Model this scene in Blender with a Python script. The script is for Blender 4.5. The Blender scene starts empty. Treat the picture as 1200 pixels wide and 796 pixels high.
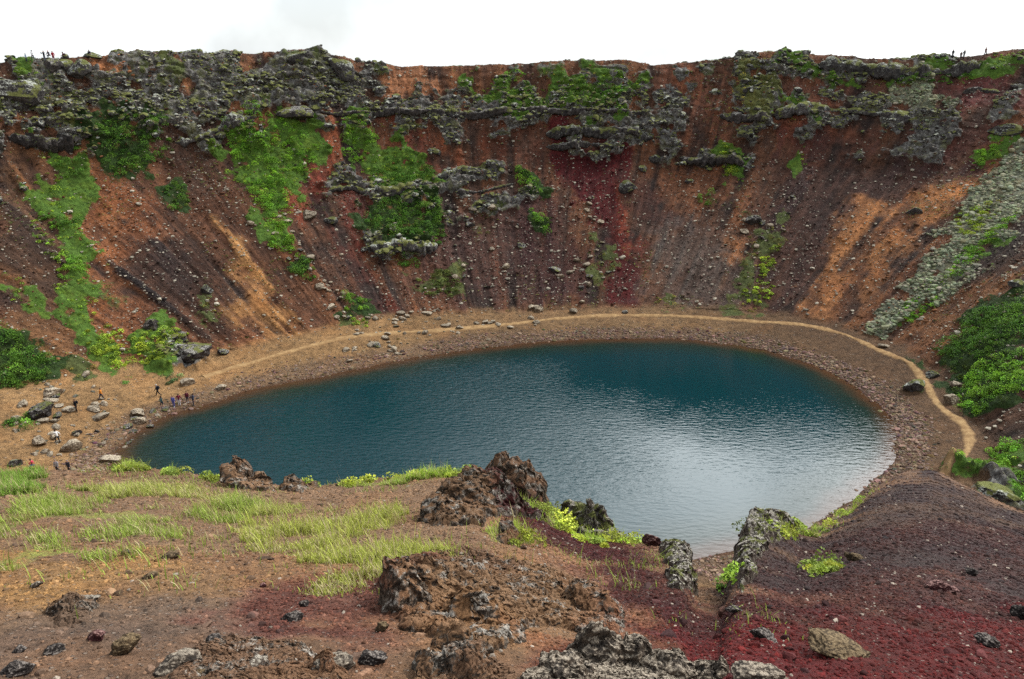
import bpy, bmesh, math, random
import numpy as np
from mathutils import Vector
random.seed(7)
RNG = np.random.default_rng(11)
scene = bpy.context.scene
COL = scene.collection

# ------------------------------------------------------------------ camera
EYE = 44.0                      # metres of the eye above the lake
PITCH = math.radians(19.5)
FPX = 900.0
def ray(px, py):
    x = (px - 600) / FPX; y = (py - 398) / FPX
    return np.array([x, math.cos(PITCH) - y*math.sin(PITCH), -math.sin(PITCH) - y*math.cos(PITCH)])
def azi(px, py):
    d = ray(px, py); return math.atan2(d[0], d[1])
def slope_of(px, py):           # dz/dr along the sight line
    d = ray(px, py); return d[2] / math.hypot(d[0], d[1])

cam = bpy.data.cameras.new('camera'); cam_o = bpy.data.objects.new('camera', cam)
COL.objects.link(cam_o)
cam.sensor_width = 36; cam.lens = 27; cam.clip_start = 0.1; cam.clip_end = 9000
cam_o.location = (0, 0, EYE); cam_o.rotation_euler = (math.pi/2 - PITCH, 0, 0)
scene.camera = cam_o

# ------------------------------------------------------------------ noise
def _h(ix, iy, iz, seed):
    h = (ix.astype(np.uint32)*np.uint32(374761393) + iy.astype(np.uint32)*np.uint32(668265263)
         + iz.astype(np.uint32)*np.uint32(2147483647 - 1013) + np.uint32((seed*144269 + 12345) & 0xffffffff))
    h ^= h >> np.uint32(13); h *= np.uint32(1274126177); h ^= h >> np.uint32(16)
    h *= np.uint32(2246822519); h ^= h >> np.uint32(15)
    return h
def hash01(ix, iy, iz, seed=0):
    return _h(ix, iy, iz, seed).astype(np.float32) * np.float32(1/4294967296.0)
def vnoise(x, y, z, seed=0):    # value noise, -1..1
    x = np.asarray(x, np.float32); y = np.asarray(y, np.float32); z = np.asarray(z, np.float32)
    x, y, z = np.broadcast_arrays(x, y, z)
    fx = np.floor(x); fy = np.floor(y); fz = np.floor(z)
    ix = fx.astype(np.int64); iy = fy.astype(np.int64); iz = fz.astype(np.int64)
    u = x-fx; v = y-fy; w = z-fz
    u = u*u*(3-2*u); v = v*v*(3-2*v); w = w*w*(3-2*w)
    def c(a, b, d): return hash01(ix+a, iy+b, iz+d, seed)
    x00 = c(0,0,0)*(1-u)+c(1,0,0)*u; x10 = c(0,1,0)*(1-u)+c(1,1,0)*u
    x01 = c(0,0,1)*(1-u)+c(1,0,1)*u; x11 = c(0,1,1)*(1-u)+c(1,1,1)*u
    return ((x00*(1-v)+x10*v)*(1-w) + (x01*(1-v)+x11*v)*w)*2-1
def fbm(x, y, z=0.0, octv=4, seed=0, gain=.5, ridged=False):
    x = np.asarray(x, np.float32); y = np.asarray(y, np.float32); z = np.asarray(z, np.float32)
    s = 0; a = 1; t = 0
    for o in range(octv):
        n = vnoise(x+o*17.3, y-o*9.1, z+o*4.7, seed+o)
        if ridged: n = 1-2*np.abs(n)
        s = s + a*n; t += a; a *= gain; x = x*2.03; y = y*2.03; z = z*2.03
    return s/t
def cells2(x, y, seed=0):       # 2-D cell noise: F1, F2, cell random
    x = np.asarray(x, np.float32); y = np.asarray(y, np.float32)
    ix = np.floor(x).astype(np.int64); iy = np.floor(y).astype(np.int64); zz = np.zeros_like(ix)
    f1 = np.full(x.shape, 9., np.float32); f2 = f1.copy(); cid = np.zeros(x.shape, np.float32)
    for a in (-1, 0, 1):
        for b in (-1, 0, 1):
            jx = ix+a; jy = iy+b
            d = np.hypot(jx+hash01(jx, jy, zz, seed)-x, jy+hash01(jx, jy, zz, seed+1)-y)
            near = d < f1
            f2 = np.where(near, f1, np.minimum(f2, d)); cid = np.where(near, hash01(jx, jy, zz, seed+2), cid); f1 = np.where(near, d, f1)
    return f1, f2, cid
def sstep(a, b, x):
    t = np.clip((x-a)/(b-a), 0, 1); return t*t*(3-2*t)
def lin(r, g, b, k=1.0):        # an 8-bit colour to scene-linear
    f = lambda c: (c/12.92 if c <= .04045 else ((c+.055)/1.055)**2.4)
    c = np.array([f(r/255.), f(g/255.), f(b/255.)], np.float32)*k*.78
    return c*.94+.06*c.mean()

# ------------------------------------------------------------------ meshes
def mesh_np(name, V, F, mat=None, attrs=None, smooth=True, parent=None, link=True, mat_idx=None):
    V = np.ascontiguousarray(V, np.float32); F = np.ascontiguousarray(F, np.int32)
    me = bpy.data.meshes.new(name)
    n, k = F.shape
    me.vertices.add(len(V)); me.vertices.foreach_set('co', V.ravel())
    me.loops.add(n*k); me.loops.foreach_set('vertex_index', F.ravel())
    me.polygons.add(n); me.polygons.foreach_set('loop_start', np.arange(0, n*k, k, dtype=np.int32))
    if smooth: me.polygons.foreach_set('use_smooth', np.ones(n, bool))
    else: me.polygons.foreach_set('use_smooth', np.zeros(n, bool))
    for m in (mat if isinstance(mat, (list, tuple)) else [mat]):
        if m: me.materials.append(m)
    if mat_idx is not None: me.polygons.foreach_set('material_index', np.ascontiguousarray(mat_idx, np.int32))
    for key, val in (attrs or {}).items():
        val = np.asarray(val, np.float32)
        if val.ndim == 2:
            a = me.attributes.new(key, 'FLOAT_COLOR', 'POINT')
            c = np.ones((len(V), 4), np.float32); c[:, :3] = val; a.data.foreach_set('color', c.ravel())
        else:
            a = me.attributes.new(key, 'FLOAT', 'POINT'); a.data.foreach_set('value', np.ascontiguousarray(val))
    me.update(calc_edges=True); me.validate()
    o = bpy.data.objects.new(name, me)
    if parent is not None: o.parent = parent
    if link: COL.objects.link(o)
    return o
def tag(o, label=None, cat=None, group=None, kind=None):
    if label: o['label'] = label
    if cat: o['category'] = cat
    if group: o['group'] = group
    if kind: o['kind'] = kind
    return o

# ------------------------------------------------------------------ material helpers
class NT:
    def __init__(s, name):
        s.m = bpy.data.materials.new(name); s.m.use_nodes = True; s.t = s.m.node_tree; s.t.nodes.clear()
        s.out = s.n('ShaderNodeOutputMaterial'); s.bsdf = s.n('ShaderNodeBsdfPrincipled')
        s.l(s.bsdf.outputs[0], s.out.inputs[0])
    def n(s, t, **kw):
        nd = s.t.nodes.new(t)
        for k, v in kw.items(): setattr(nd, k, v)
        return nd
    def l(s, a, b): s.t.links.new(a, b)
    def set(s, sock, v):
        if isinstance(v, bpy.types.NodeSocket): s.l(v, sock)
        elif isinstance(v, (tuple, list, np.ndarray)) and sock.type == 'RGBA': sock.default_value = (*[float(q) for q in v[:3]], 1)
        else: sock.default_value = v
    def coord(s): return s.n('ShaderNodeTexCoord').outputs['Object']
    def attr(s, name, fac=False):
        a = s.n('ShaderNodeAttribute', attribute_name=name); return a.outputs['Fac' if fac else 'Color']
    def noise(s, vec, scale, detail=6, rough=.6, out='Fac', lac=2.0, dist=0.0):
        a = s.n('ShaderNodeTexNoise'); s.l(vec, a.inputs['Vector'])
        for k, v in (('Scale', scale), ('Detail', detail), ('Roughness', rough), ('Lacunarity', lac), ('Distortion', dist)): a.inputs[k].default_value = v
        return a.outputs[out]
    def vor(s, vec, scale, feature='F1', out='Distance', rnd=1.0):
        a = s.n('ShaderNodeTexVoronoi', feature=feature); s.l(vec, a.inputs['Vector']); a.inputs['Scale'].default_value = scale
        a.inputs['Randomness'].default_value = rnd
        return a.outputs[out]
    def math(s, op, a, b=0.0, c=0.0, clamp=False):
        m = s.n('ShaderNodeMath', operation=op, use_clamp=clamp)
        for i, v in enumerate((a, b, c)): s.set(m.inputs[i], v)
        return m.outputs[0]
    def rng(s, v, a, b, c=0.0, d=1.0, smooth=True):
        m = s.n('ShaderNodeMapRange'); m.interpolation_type = 'SMOOTHSTEP' if smooth else 'LINEAR'
        for i, q in enumerate((v, a, b, c, d)): s.set(m.inputs[i], q)
        return m.outputs[0]
    def mix(s, f, a, b, blend='MIX'):
        m = s.n('ShaderNodeMix', data_type='RGBA', blend_type=blend)
        s.set(m.inputs[0], f); s.set(m.inputs[6], a); s.set(m.inputs[7], b)
        return m.outputs[2]
    def grey(s, v):
        c = s.n('ShaderNodeCombineColor')
        for i in range(3): s.set(c.inputs[i], v)
        return c.outputs[0]
    def bump(s, h, strength=.5, dist=.1, normal=None):
        b = s.n('ShaderNodeBump'); b.inputs['Strength'].default_value = strength; b.inputs['Distance'].default_value = dist
        s.l(h, b.inputs['Height'])
        if normal is not None: s.l(normal, b.inputs['Normal'])
        return b.outputs[0]
    def done(s, color, rough=.9, normal=None, spec=.25):
        s.set(s.bsdf.inputs['Base Color'], color); s.set(s.bsdf.inputs['Roughness'], rough)
        s.bsdf.inputs['Specular IOR Level'].default_value = spec
        if normal is not None: s.l(normal, s.bsdf.inputs['Normal'])
        return s.m

# ------------------------------------------------------------------ the crater: control lines
def catmull(P, n=6, closed=False):
    P = np.asarray(P, float); out = []; N = len(P)
    for i in range(N if closed else N-1):
        g = lambda k: P[k % N] if closed else P[min(max(k, 0), N-1)]
        a, b, c, d = g(i-1), g(i), g(i+1), g(i+2)
        for t in np.linspace(0, 1, n, endpoint=False):
            out.append(.5*((2*b)+(c-a)*t+(2*a-5*b+4*c-d)*t*t+(3*b-a-3*c+d)*t**3))
    if not closed: out.append(P[-1])
    return np.array(out)
def on_level(px, py, z=0.0):
    d = ray(px, py); k = (z-EYE)/d[2]; return np.array([d[0]*k, d[1]*k])
SHORE_PX = [(124,540),(150,515),(178,497),(205,484),(240,474),(268,465),(300,456),(350,446),(400,436),(450,427),(500,417),(550,410),(600,404),(650,400),(700,398),(750,397),(800,398),(850,402),(900,411),(940,424),(980,442),(1012,460),(1035,480),(1046,503),(1046,525),(1038,548),(1022,570),(990,596),(950,618),(905,637),(850,652),(800,662),(700,677),(600,680),(500,674),(400,659),(300,635),(200,598),(140,566)]
LAKE = catmull([on_level(x, y) for x, y in SHORE_PX], 4, True)
CEN = LAKE.mean(axis=0)
def poly_sd(x, y, P):           # signed distance, positive inside
    x = np.asarray(x, np.float64); y = np.asarray(y, np.float64)
    best = np.full(x.shape, 1e12); ins = np.zeros(x.shape, bool); N = len(P)
    for i in range(N):
        ax, ay = P[i]; bx, by = P[(i+1) % N]; ex, ey = bx-ax, by-ay
        t = np.clip(((x-ax)*ex+(y-ay)*ey)/(ex*ex+ey*ey+1e-12), 0, 1)
        best = np.minimum(best, (x-ax-t*ex)**2+(y-ay-t*ey)**2)
        if ay != by: ins ^= ((ay > y) != (by > y)) & (x < ex*(y-ay)/(by-ay)+ax)
    return np.where(ins, 1, -1)*np.sqrt(best)
_gx = np.arange(-170, 171, 1.0); _gy = np.arange(20, 230, 1.0)
_GX, _GY = np.meshgrid(_gx, _gy); _SD = poly_sd(_GX, _GY, LAKE)+1.0*fbm(_GX*.11, _GY*.11, 0, 3, 401)+.5*fbm(_GX*.38, _GY*.38, 0, 2, 402)
def lake_sd(x, y):
    fx = np.clip(np.asarray(x)+170, 0, len(_gx)-1.001); fy = np.clip(np.asarray(y)-20, 0, len(_gy)-1.001)
    i = fx.astype(int); j = fy.astype(int); u = fx-i; v = fy-j
    return (_SD[j,i]*(1-u)+_SD[j,i+1]*u)*(1-v)+(_SD[j+1,i]*(1-u)+_SD[j+1,i+1]*u)*v
def floor_z(x, y):
    d = lake_sd(x, y)
    return np.where(d > 0, -np.minimum(.16*d+.01*d*d, 5), np.minimum(-d*.17, 2.6+.02*(-d)))
def hit(fn, px, py, r0, r1, n=1500):     # first meeting of a sight line with a height function of (x, y)
    d = ray(px, py); hz = math.hypot(d[0], d[1]); r = np.linspace(r0, r1, n)
    x = d[0]/hz*r; y = d[1]/hz*r; z = EYE+d[2]/hz*r; g = fn(x, y)
    k = np.nonzero(z <= g)[0]
    return None if len(k) == 0 else r[k[0]]

FOOT_PX = [(-260,520),(-120,480),(0,455),(70,445),(150,422),(205,430),(250,415),(300,404),(350,394),(400,382),(450,374),(520,368),(600,366),(700,361),(800,361),(900,367),(960,376),(1010,390),(1060,408),(1098,440),(1128,470),(1150,505),(1160,535),(1240,590)]
RIM_PX = [(-260,86,160),(-100,80,164),(-20,74,166),(0,73,167),(50,70,168),(100,67,168),(150,66,169),(215,65,171),(300,63,174),(345,60,175),(365,58,175),(395,66,176),(420,73,177),(470,79,178),(540,78,180),(620,74,181),(690,72,182),(730,71,183),(765,77,183),(800,75,184),(850,69,185),(900,62,186),(930,64,187),(1000,67,189),(1060,72,191),(1100,69,193),(1150,64,196),(1200,57,199),(1320,46,205),(1460,40,210)]
EDGE_PX = [(-300,572,17),(-120,560,17),(0,557,17),(60,553,17),(100,555,17),(150,550,17),(215,553,16.5),(250,562,15.5),(330,570,14.3),(375,571,14),(400,566,14),(470,559,14),(555,553,13.6),(590,572,13),(640,596,12.4),(690,624,11.6),(740,634,11),(785,638,10.6),(804,642,10.3),(816,690,9.5),(851,692,9.5),(863,640,10.5),(876,612,11.2),(900,608,11.6),(925,616,12.4),(940,624,13.3),(968,620,15.5),(1000,596,18.5),(1035,565,21.5),(1060,553,23),(1095,552,23.5),(1125,566,22),(1160,583,20.5),(1200,600,19.5),(1300,640,18),(1450,700,17)]
def table(rows):
    A = np.array(rows, float); o = np.argsort(A[:, 0]); return A[o]
foot = []
for x, y in FOOT_PX:
    r = hit(floor_z, x, y, 55, 260) or 90
    a = azi(x, y); foot.append((a, r, float(floor_z(np.array(math.sin(a)*r), np.array(math.cos(a)*r)))))
FOOT = table(foot)
RIM = table([(azi(x, y), r, EYE+slope_of(x, y)*r) for x, y, r in RIM_PX])
EDGE = table([(azi(x, y), r, EYE+slope_of(x, y)*r) for x, y, r in EDGE_PX])
TH = np.radians(np.arange(-72, 72.01, .05))
def dense(T, sig):
    out = []
    k = np.exp(-.5*(np.arange(-60, 61)*.05/sig)**2); k /= k.sum()
    for c in (1, 2):
        v = np.interp(TH, T[:, 0], T[:, c]); out.append(np.convolve(np.pad(v, 60, mode='edge'), k, 'valid'))
    return out
FO = dense(FOOT, .8); RI = dense(RIM, .25); ED = dense(EDGE, .16)
ip = lambda th, a: np.interp(th, TH, a)
GROUND0 = EYE-1.68
def _broad(v, sig):
    k = np.exp(-.5*(np.arange(-600, 601)*.05/sig)**2); k /= k.sum(); return np.convolve(np.pad(v, 600, mode='edge'), k, 'valid')
SBROAD = _broad((ED[1]-GROUND0)/ED[0], 9)
def H(x, y):
    x = np.asarray(x, float); y = np.asarray(y, float); th = np.arctan2(x, y); r = np.hypot(x, y)
    re, ze = ip(th, ED[0]), ip(th, ED[1]); rf, zf = ip(th, FO[0]), ip(th, FO[1]); rr, zr = ip(th, RI[0]), ip(th, RI[1])
    s0 = (ze-GROUND0)/re
    over = np.maximum(r-re, 0)
    sm = ip(th, SBROAD); q = np.clip(r/re, 0, 1)
    near = GROUND0+sm*np.minimum(r, re)+(s0-sm)*re*q**2.6+s0*over-(1.12+s0)*(over-1.2*(1-np.exp(-over/1.2)))
    fl = floor_z(x, y)
    t = np.clip((r-rf)/np.maximum(rr-rf, 1), 0, 1)
    f = .80*t**1.12+.12*sstep(.66, .86, t)+.08*sstep(.9, 1.0, t)
    wall = np.where(r > rf, zf+(zr-zf)*f, -9)
    wall = wall-np.maximum(r-rr, 0)*.10-.003*np.clip(r-rr, 0, 60)**2
    wall = np.where(r > rr, np.maximum(wall, 18), wall)
    z = np.maximum(np.maximum(near, wall), fl)
    w = sstep(math.radians(50), math.radians(85), np.abs(th))
    return z*(1-w)+w*(GROUND0-.02*r*(r < 400)-8*(r >= 400))
# ------------------------------------------------------------------ sight-line lookups on the bare ground
def at_r(px, py, dom):
    if dom == 'near':
        r = hit(H, px, py, .5, 30, 1200)
        return r if r else float(ip(azi(px, py), ED[0]))
    r = hit(H, px, py, 34, 260, 2200)
    return r if r else float(ip(azi(px, py), RI[0]))
def at(px, py, dom='far'):
    r = at_r(px, py, dom); a = azi(px, py); return np.array([math.sin(a)*r, math.cos(a)*r])

# ------------------------------------------------------------------ one ground sheet in rings round the viewpoint
ths = np.concatenate([np.radians(np.linspace(-180, -44, 46)), np.radians(np.arange(-43, 43.001, .07)), np.radians(np.linspace(44, 180, 46))])
NTH = len(ths)
c_re = ip(ths, ED[0]); c_rf = ip(ths, FO[0]); c_rr = ip(ths, RI[0]); c_rd = np.minimum(c_re+34, c_rf-25)
nA, nB, nC, nD, nE = 330, 40, 170, 500, 26
rows = [np.full(NTH, .25)]
for t in np.linspace(0, 1, nA): rows.append(1/(1/2.2+t*(1/c_re-1/2.2)))
for t in np.linspace(0, 1, nB+1)[1:]: rows.append(c_re+t**1.6*(c_rd-c_re))
for t in np.linspace(0, 1, nC+1)[1:]: rows.append(c_rd+t*(c_rf-c_rd))
for t in np.linspace(0, 1, nD+1)[1:]: rows.append(c_rf+t*(c_rr+2-c_rf))
for t in np.linspace(0, 1, nE+1)[1:]: rows.append((c_rr+2)*np.exp(t*np.log(4000/(c_rr+2))))
R = np.array(rows); NR = len(R)
TT = np.broadcast_to(ths, R.shape)
X = np.sin(TT)*R; Y = np.cos(TT)*R; Z = H(X, Y)
rowA, rowB, rowC, rowD = 1+nA, 1+nA+nB, 1+nA+nB+nC, 1+nA+nB+nC+nD
print('grid', R.shape)

# ------------------------------------------------------------------ what grows and lies where
# colours of the ground
BROWN = lin(122,84,50); OCHRE = lin(150,104,56); RUST = lin(116,74,48); RED = lin(96,36,34); MAROON = lin(78,44,40)
PURPLE = lin(66,52,48); DARK = lin(58,44,38); GREYS = lin(84,76,72); TAN = lin(158,120,74); SOILF = lin(120,94,70)
SCORIA = lin(92,44,46); SCORIAR = lin(124,40,40); PURPF = lin(76,58,58); YEL = lin(150,112,60); GREYF = lin(96,84,76)
FAR_SOIL = [   # outline, colour, feather (m), strength
 ([(0,200),(40,200),(60,330),(130,440),(60,450),(0,400)], BROWN, 3, .75),
 ([(0,235),(35,240),(70,350),(60,370),(0,300)], PURPLE, 3, .8),
 ([(100,215),(150,212),(195,222),(205,260),(170,290),(165,330),(185,380),(160,410),(125,350),(108,290)], lin(122,72,42), 3, .9),
 ([(120,255),(145,260),(160,330),(150,400),(120,340)], lin(140,88,50), 3, .6),
 ([(165,285),(215,275),(245,300),(262,385),(190,385),(160,320)], lin(56,46,46), 3, .9),
 ([(205,168),(240,165),(300,250),(385,385),(330,400),(250,290)], lin(86,54,36), 3, .95),
 ([(200,165),(220,170),(262,300),(270,390),(240,380),(215,280)], lin(80,50,34), 3, .6),
 ([(255,262),(285,300),(330,360),(352,402),(318,408),(275,330)], lin(150,106,58), 2.5, .9),
 ([(210,160),(245,160),(262,200),(235,230)], lin(84,62,52), 2, .6),
 ([(368,140),(395,140),(398,200),(420,215),(372,222),(355,260),(340,232),(372,190)], lin(132,70,42), 2, .95),
 ([(360,205),(384,195),(380,250),(352,260)], lin(112,44,36), 2, .7),
 ([(398,225),(430,220),(425,290),(470,370),(440,375),(405,300)], lin(100,48,40), 2.5, .9),
 ([(445,85),(520,82),(545,110),(470,115)], lin(150,98,64), 3, .9),
 ([(440,140),(470,140),(520,190),(560,190),(600,200),(540,212),(500,190)], lin(116,56,42), 3, .9),
 ([(540,145),(640,150),(640,215),(600,190),(560,180)], lin(92,50,42), 3, .7),
 ([(500,150),(540,160),(580,190),(545,195)], lin(130,72,46), 2.5, .7),
 ([(510,270),(600,240),(640,280),(650,350),(560,360),(480,340)], lin(84,58,54), 4, .8),
 ([(600,215),(640,220),(690,300),(700,360),(640,360)], lin(74,46,46), 3, .8),
 ([(636,160),(650,152),(700,152),(728,160),(738,200),(728,240),(700,260),(675,235),(652,205)], lin(90,29,32), 1.6, 1.25),
 ([(690,215),(726,195),(735,240),(746,300),(757,362),(722,366),(714,310),(712,270)], lin(90,30,30), 1.4, 1.1),
 ([(728,220),(736,220),(744,310),(732,312)], lin(136,66,44), 1.2, .7),
 ([(760,170),(780,164),(850,186),(880,230),(860,270),(820,250),(770,230)], lin(116,72,46), 3, .85),
 ([(735,210),(760,215),(800,270),(770,280),(750,260)], lin(78,44,42), 3, .8),
 ([(755,262),(850,268),(885,300),(880,366),(765,362)], lin(88,78,74), 4, .85),
 ([(846,280),(885,282),(875,312),(850,316)], lin(146,92,50), 2, .85),
 ([(770,84),(800,80),(855,84),(842,115),(800,125),(770,105)], lin(128,80,60), 2.5, .95),
 ([(775,110),(840,120),(850,150),(780,150)], lin(116,70,50), 2.5, .7),
 ([(905,85),(1045,90),(1045,125),(960,118),(905,125)], lin(112,70,56), 3, .9),
 ([(905,140),(1000,140),(1040,150),(990,200),(920,180)], lin(112,62,48), 3, .8),
 ([(905,150),(930,150),(960,165),(900,180)], lin(126,60,42), 3, .7),
 ([(900,175),(1000,170),(1110,180),(1125,215),(1040,240),(960,320),(930,375),(890,360)], lin(74,54,52), 5, .85),
 ([(985,150),(1010,145),(1000,190),(975,200)], lin(124,74,48), 2.5, .7),
 ([(975,262),(1003,240),(1042,238),(1010,290),(985,330),(945,384),(930,378),(962,318)], lin(150,98,54), 2, .95),
 ([(1085,222),(1124,218),(1085,262),(1020,365),(1002,378),(1000,360),(1042,292),(1060,255)], lin(148,96,52), 1.8, .95),
 ([(1030,330),(1045,310),(1020,372),(1005,378)], lin(104,66,44), 1.5, .7),
 ([(1200,300),(1120,340),(1050,398),(1090,410),(1150,360),(1200,335)], lin(124,82,50), 2.5, .9),
 ([(1200,268),(1140,320),(1120,335),(1200,310)], lin(66,54,50), 2.5, .9),
 ([(1115,88),(1200,76),(1200,120),(1140,132),(1105,125)], lin(100,56,54), 2.5, .95),
 ([(1080,150),(1140,130),(1180,150),(1120,190),(1090,190)], lin(92,54,50), 3, .8),
 ([(1100,440),(1150,400),(1200,420),(1200,540),(1120,540)], lin(92,70,54), 4, .8),
 ([(1110,500),(1200,470),(1200,510),(1130,540)], lin(78,60,52), 3, .7),
 ([(120,62),(155,68),(150,80),(110,76)], lin(158,104,66), 1.5, .9), ([(200,66),(300,68),(290,76),(200,76)], lin(150,100,66), 1.2, .9),
 ([(228,80),(240,78),(245,110),(232,130),(222,120)], lin(126,86,62), 1.2, .8),
 ([(170,75),(180,75),(182,110),(172,110)], lin(110,80,62), 1, .7),
]
FAR_ROCK = [
 ([(-20,60),(120,60),(200,62),(300,60),(365,50),(430,70),(440,100),(400,130),(345,140),(310,128),(255,140),(230,165),(205,168),(185,140),(110,140),(100,170),(40,175),(-20,200)], 3, 1),
 ([(380,125),(450,112),(520,118),(600,100),(760,72),(770,100),(760,150),(700,158),(640,150),(560,150),(480,150),(400,140)], 2.5, .8),
 ([(770,105),(800,110),(812,140),(790,165),(768,150)], 2, .8), ([(845,100),(900,85),(905,140),(880,145),(845,135)], 2, .9),
 ([(905,120),(1000,120),(1060,125),(1110,130),(1090,185),(1060,185),(1040,150),(960,140),(905,140)], 2.5, .9),
 ([(800,64),(900,56),(1060,70),(1130,62),(1130,86),(1060,92),(960,84),(900,80),(800,76)], 2, .9),
 ([(1150,60),(1200,50),(1200,68),(1150,74)], 2, .9), ([(640,70),(760,70),(760,88),(640,90)], 2, .9),
 ([(385,212),(435,212),(470,222),(530,200),(600,186),(605,200),(530,225),(500,240),(430,232),(385,232)], 1.5, .8),
 ([(500,240),(600,222),(625,240),(600,262),(530,275)], 2.5, .6), ([(425,285),(500,282),(500,302),(440,300)], 1.5, .8),
 ([(640,163),(718,166),(716,180),(640,176)], 1, .8), ([(795,180),(875,186),(880,200),(800,194)], 1, .8),
 ([(1150,115),(1200,100),(1200,145),(1160,150)], 2, .7), ([(1000,150),(1085,160),(1080,190),(1030,195)], 3, .5),
 ([(185,395),(245,395),(250,425),(190,430)], 1.2, .7), ([(1150,548),(1200,560),(1200,610),(1150,590)], 2, .6),
]
GRASS = lin(94,128,44); SCRUB = lin(56,78,34); MOSSY = lin(122,126,72); LICH = lin(140,142,118); OLIVE = lin(96,104,56)
FAR_GREEN = [
 ([(40,176),(95,172),(100,205),(94,250),(112,300),(106,345),(130,385),(152,438),(120,436),(85,372),(64,330),(45,270),(46,225)], GRASS, 1.6, 1),
 ([(-20,100),(40,86),(50,100),(30,120),(-20,130)], GRASS, 1.8, 1), ([(-20,120),(50,112),(80,130),(60,150),(-20,150)], OLIVE, 2, .7),
 ([(105,140),(190,135),(206,175),(188,212),(140,216),(104,178)], SCRUB, 2, .85), ([(70,110),(110,105),(120,140),(90,150)], OLIVE, 2, .6),
 ([(255,145),(310,130),(340,135),(376,165),(370,200),(338,240),(346,282),(350,300),(310,292),(300,250),(266,195)], GRASS, 1.5, .95),
 ([(335,298),(365,300),(369,330),(346,326)], SCRUB, 1, .9), ([(395,140),(428,140),(450,170),(500,190),(512,212),(480,222),(430,216),(408,190)], GRASS, 1.2, .95),
 ([(420,240),(500,230),(525,255),(520,285),(470,292),(424,276)], SCRUB, 1.5, .9), ([(190,215),(214,212),(222,245),(200,252)], SCRUB, 1.2, .9),
 ([(-20,385),(30,388),(64,428),(60,448),(-20,458)], SCRUB, 1.5, 1), ([(150,400),(190,378),(228,395),(190,436),(160,428)], GRASS, 1.5, .9),
 ([(402,345),(424,345),(430,368),(405,368)], SCRUB, .8, .9), ([(405,368),(425,370),(432,386),(412,384)], OLIVE, 1, .7),
 ([(455,300),(485,308),(490,325),(460,310)], OLIVE, 1, .7),
 ([(545,105),(590,95),(700,95),(766,84),(762,104),(740,130),(680,134),(610,130),(570,118)], GRASS, 1.5, .95),
 ([(600,195),(628,208),(636,236),(608,226)], SCRUB, 1.2, .9), ([(618,245),(646,260),(642,278),(622,264)], SCRUB, 1, .9),
 ([(838,162),(864,176),(868,214),(850,216),(842,190)], GRASS, 1, .95),
 ([(862,86),(900,80),(905,112),(880,138),(850,132)], MOSSY, 1.5, .8), ([(900,120),(960,120),(955,136),(900,135)], GRASS, 1.2, .8),
 ([(900,66),(1000,84),(1120,84),(1200,58),(1210,84),(1120,96),(1030,98),(930,80)], GRASS, 1.2, .85),
 ([(1045,92),(1105,96),(1100,120),(1075,140),(1045,130)], LICH, 1.5, .75),
 ([(1125,235),(1160,195),(1210,172),(1210,250),(1150,300),(1110,345),(1045,394),(1030,384),(1075,312),(1105,268)], LICH, 1.5, .95),
 ([(1125,250),(1175,230),(1160,265),(1120,280)], OLIVE, 2, .7),
 ([(1210,240),(1165,290),(1120,330),(1070,384),(1045,380),(1085,340),(1120,310),(1170,262)], GRASS, 1.5, .9),
 ([(1210,335),(1150,360),(1098,412),(1116,450),(1142,492),(1210,470)], SCRUB, 1.8, .95), ([(1210,520),(1170,525),(1118,552),(1140,556),(1210,540)], GRASS, 1, .95),
 ([(1190,560),(1210,565),(1210,600),(1188,590)], GRASS, 1, .9),
 ([(870,300),(884,265),(916,245),(922,290),(902,330),(895,372),(862,362)], OLIVE, 2, .65), ([(765,340),(800,348),(800,362),(770,358)], OLIVE, 1.2, .7),
 ([(1132,178),(1180,165),(1168,192),(1138,202)], GRASS, 1.2, .9), ([(700,270),(718,290),(716,328),(704,330)], OLIVE, 1, .6),
 ([(930,180),(948,176),(948,200),(936,210)], GRASS, .8, .7), ([(480,320),(545,320),(545,352),(500,350)], OLIVE, 2, .55),
 ([(120,300),(136,330),(134,380),(122,350)], OLIVE, 1, .4), ([(10,320),(40,335),(60,370),(20,360)], GRASS, 1.2, .7), ([(85,430),(110,425),(112,452),(92,452)], OLIVE, 1, .7),
 ([(640,80),(700,76),(700,96),(600,96)], OLIVE, 1.5, .5), ([(440,140),(470,165),(500,165),(480,130)], OLIVE, 1.2, .4), ([(305,60),(380,54),(400,90),(330,100)], OLIVE, 2, .5),
 ([(200,66),(215,66),(212,84),(160,80)], OLIVE, 1.5, .5), ([(560,250),(600,245),(560,290)], OLIVE, 1.5, .5), ([(230,330),(260,345),(262,380),(240,370)], OLIVE, 1.2, .6),
]
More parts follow.
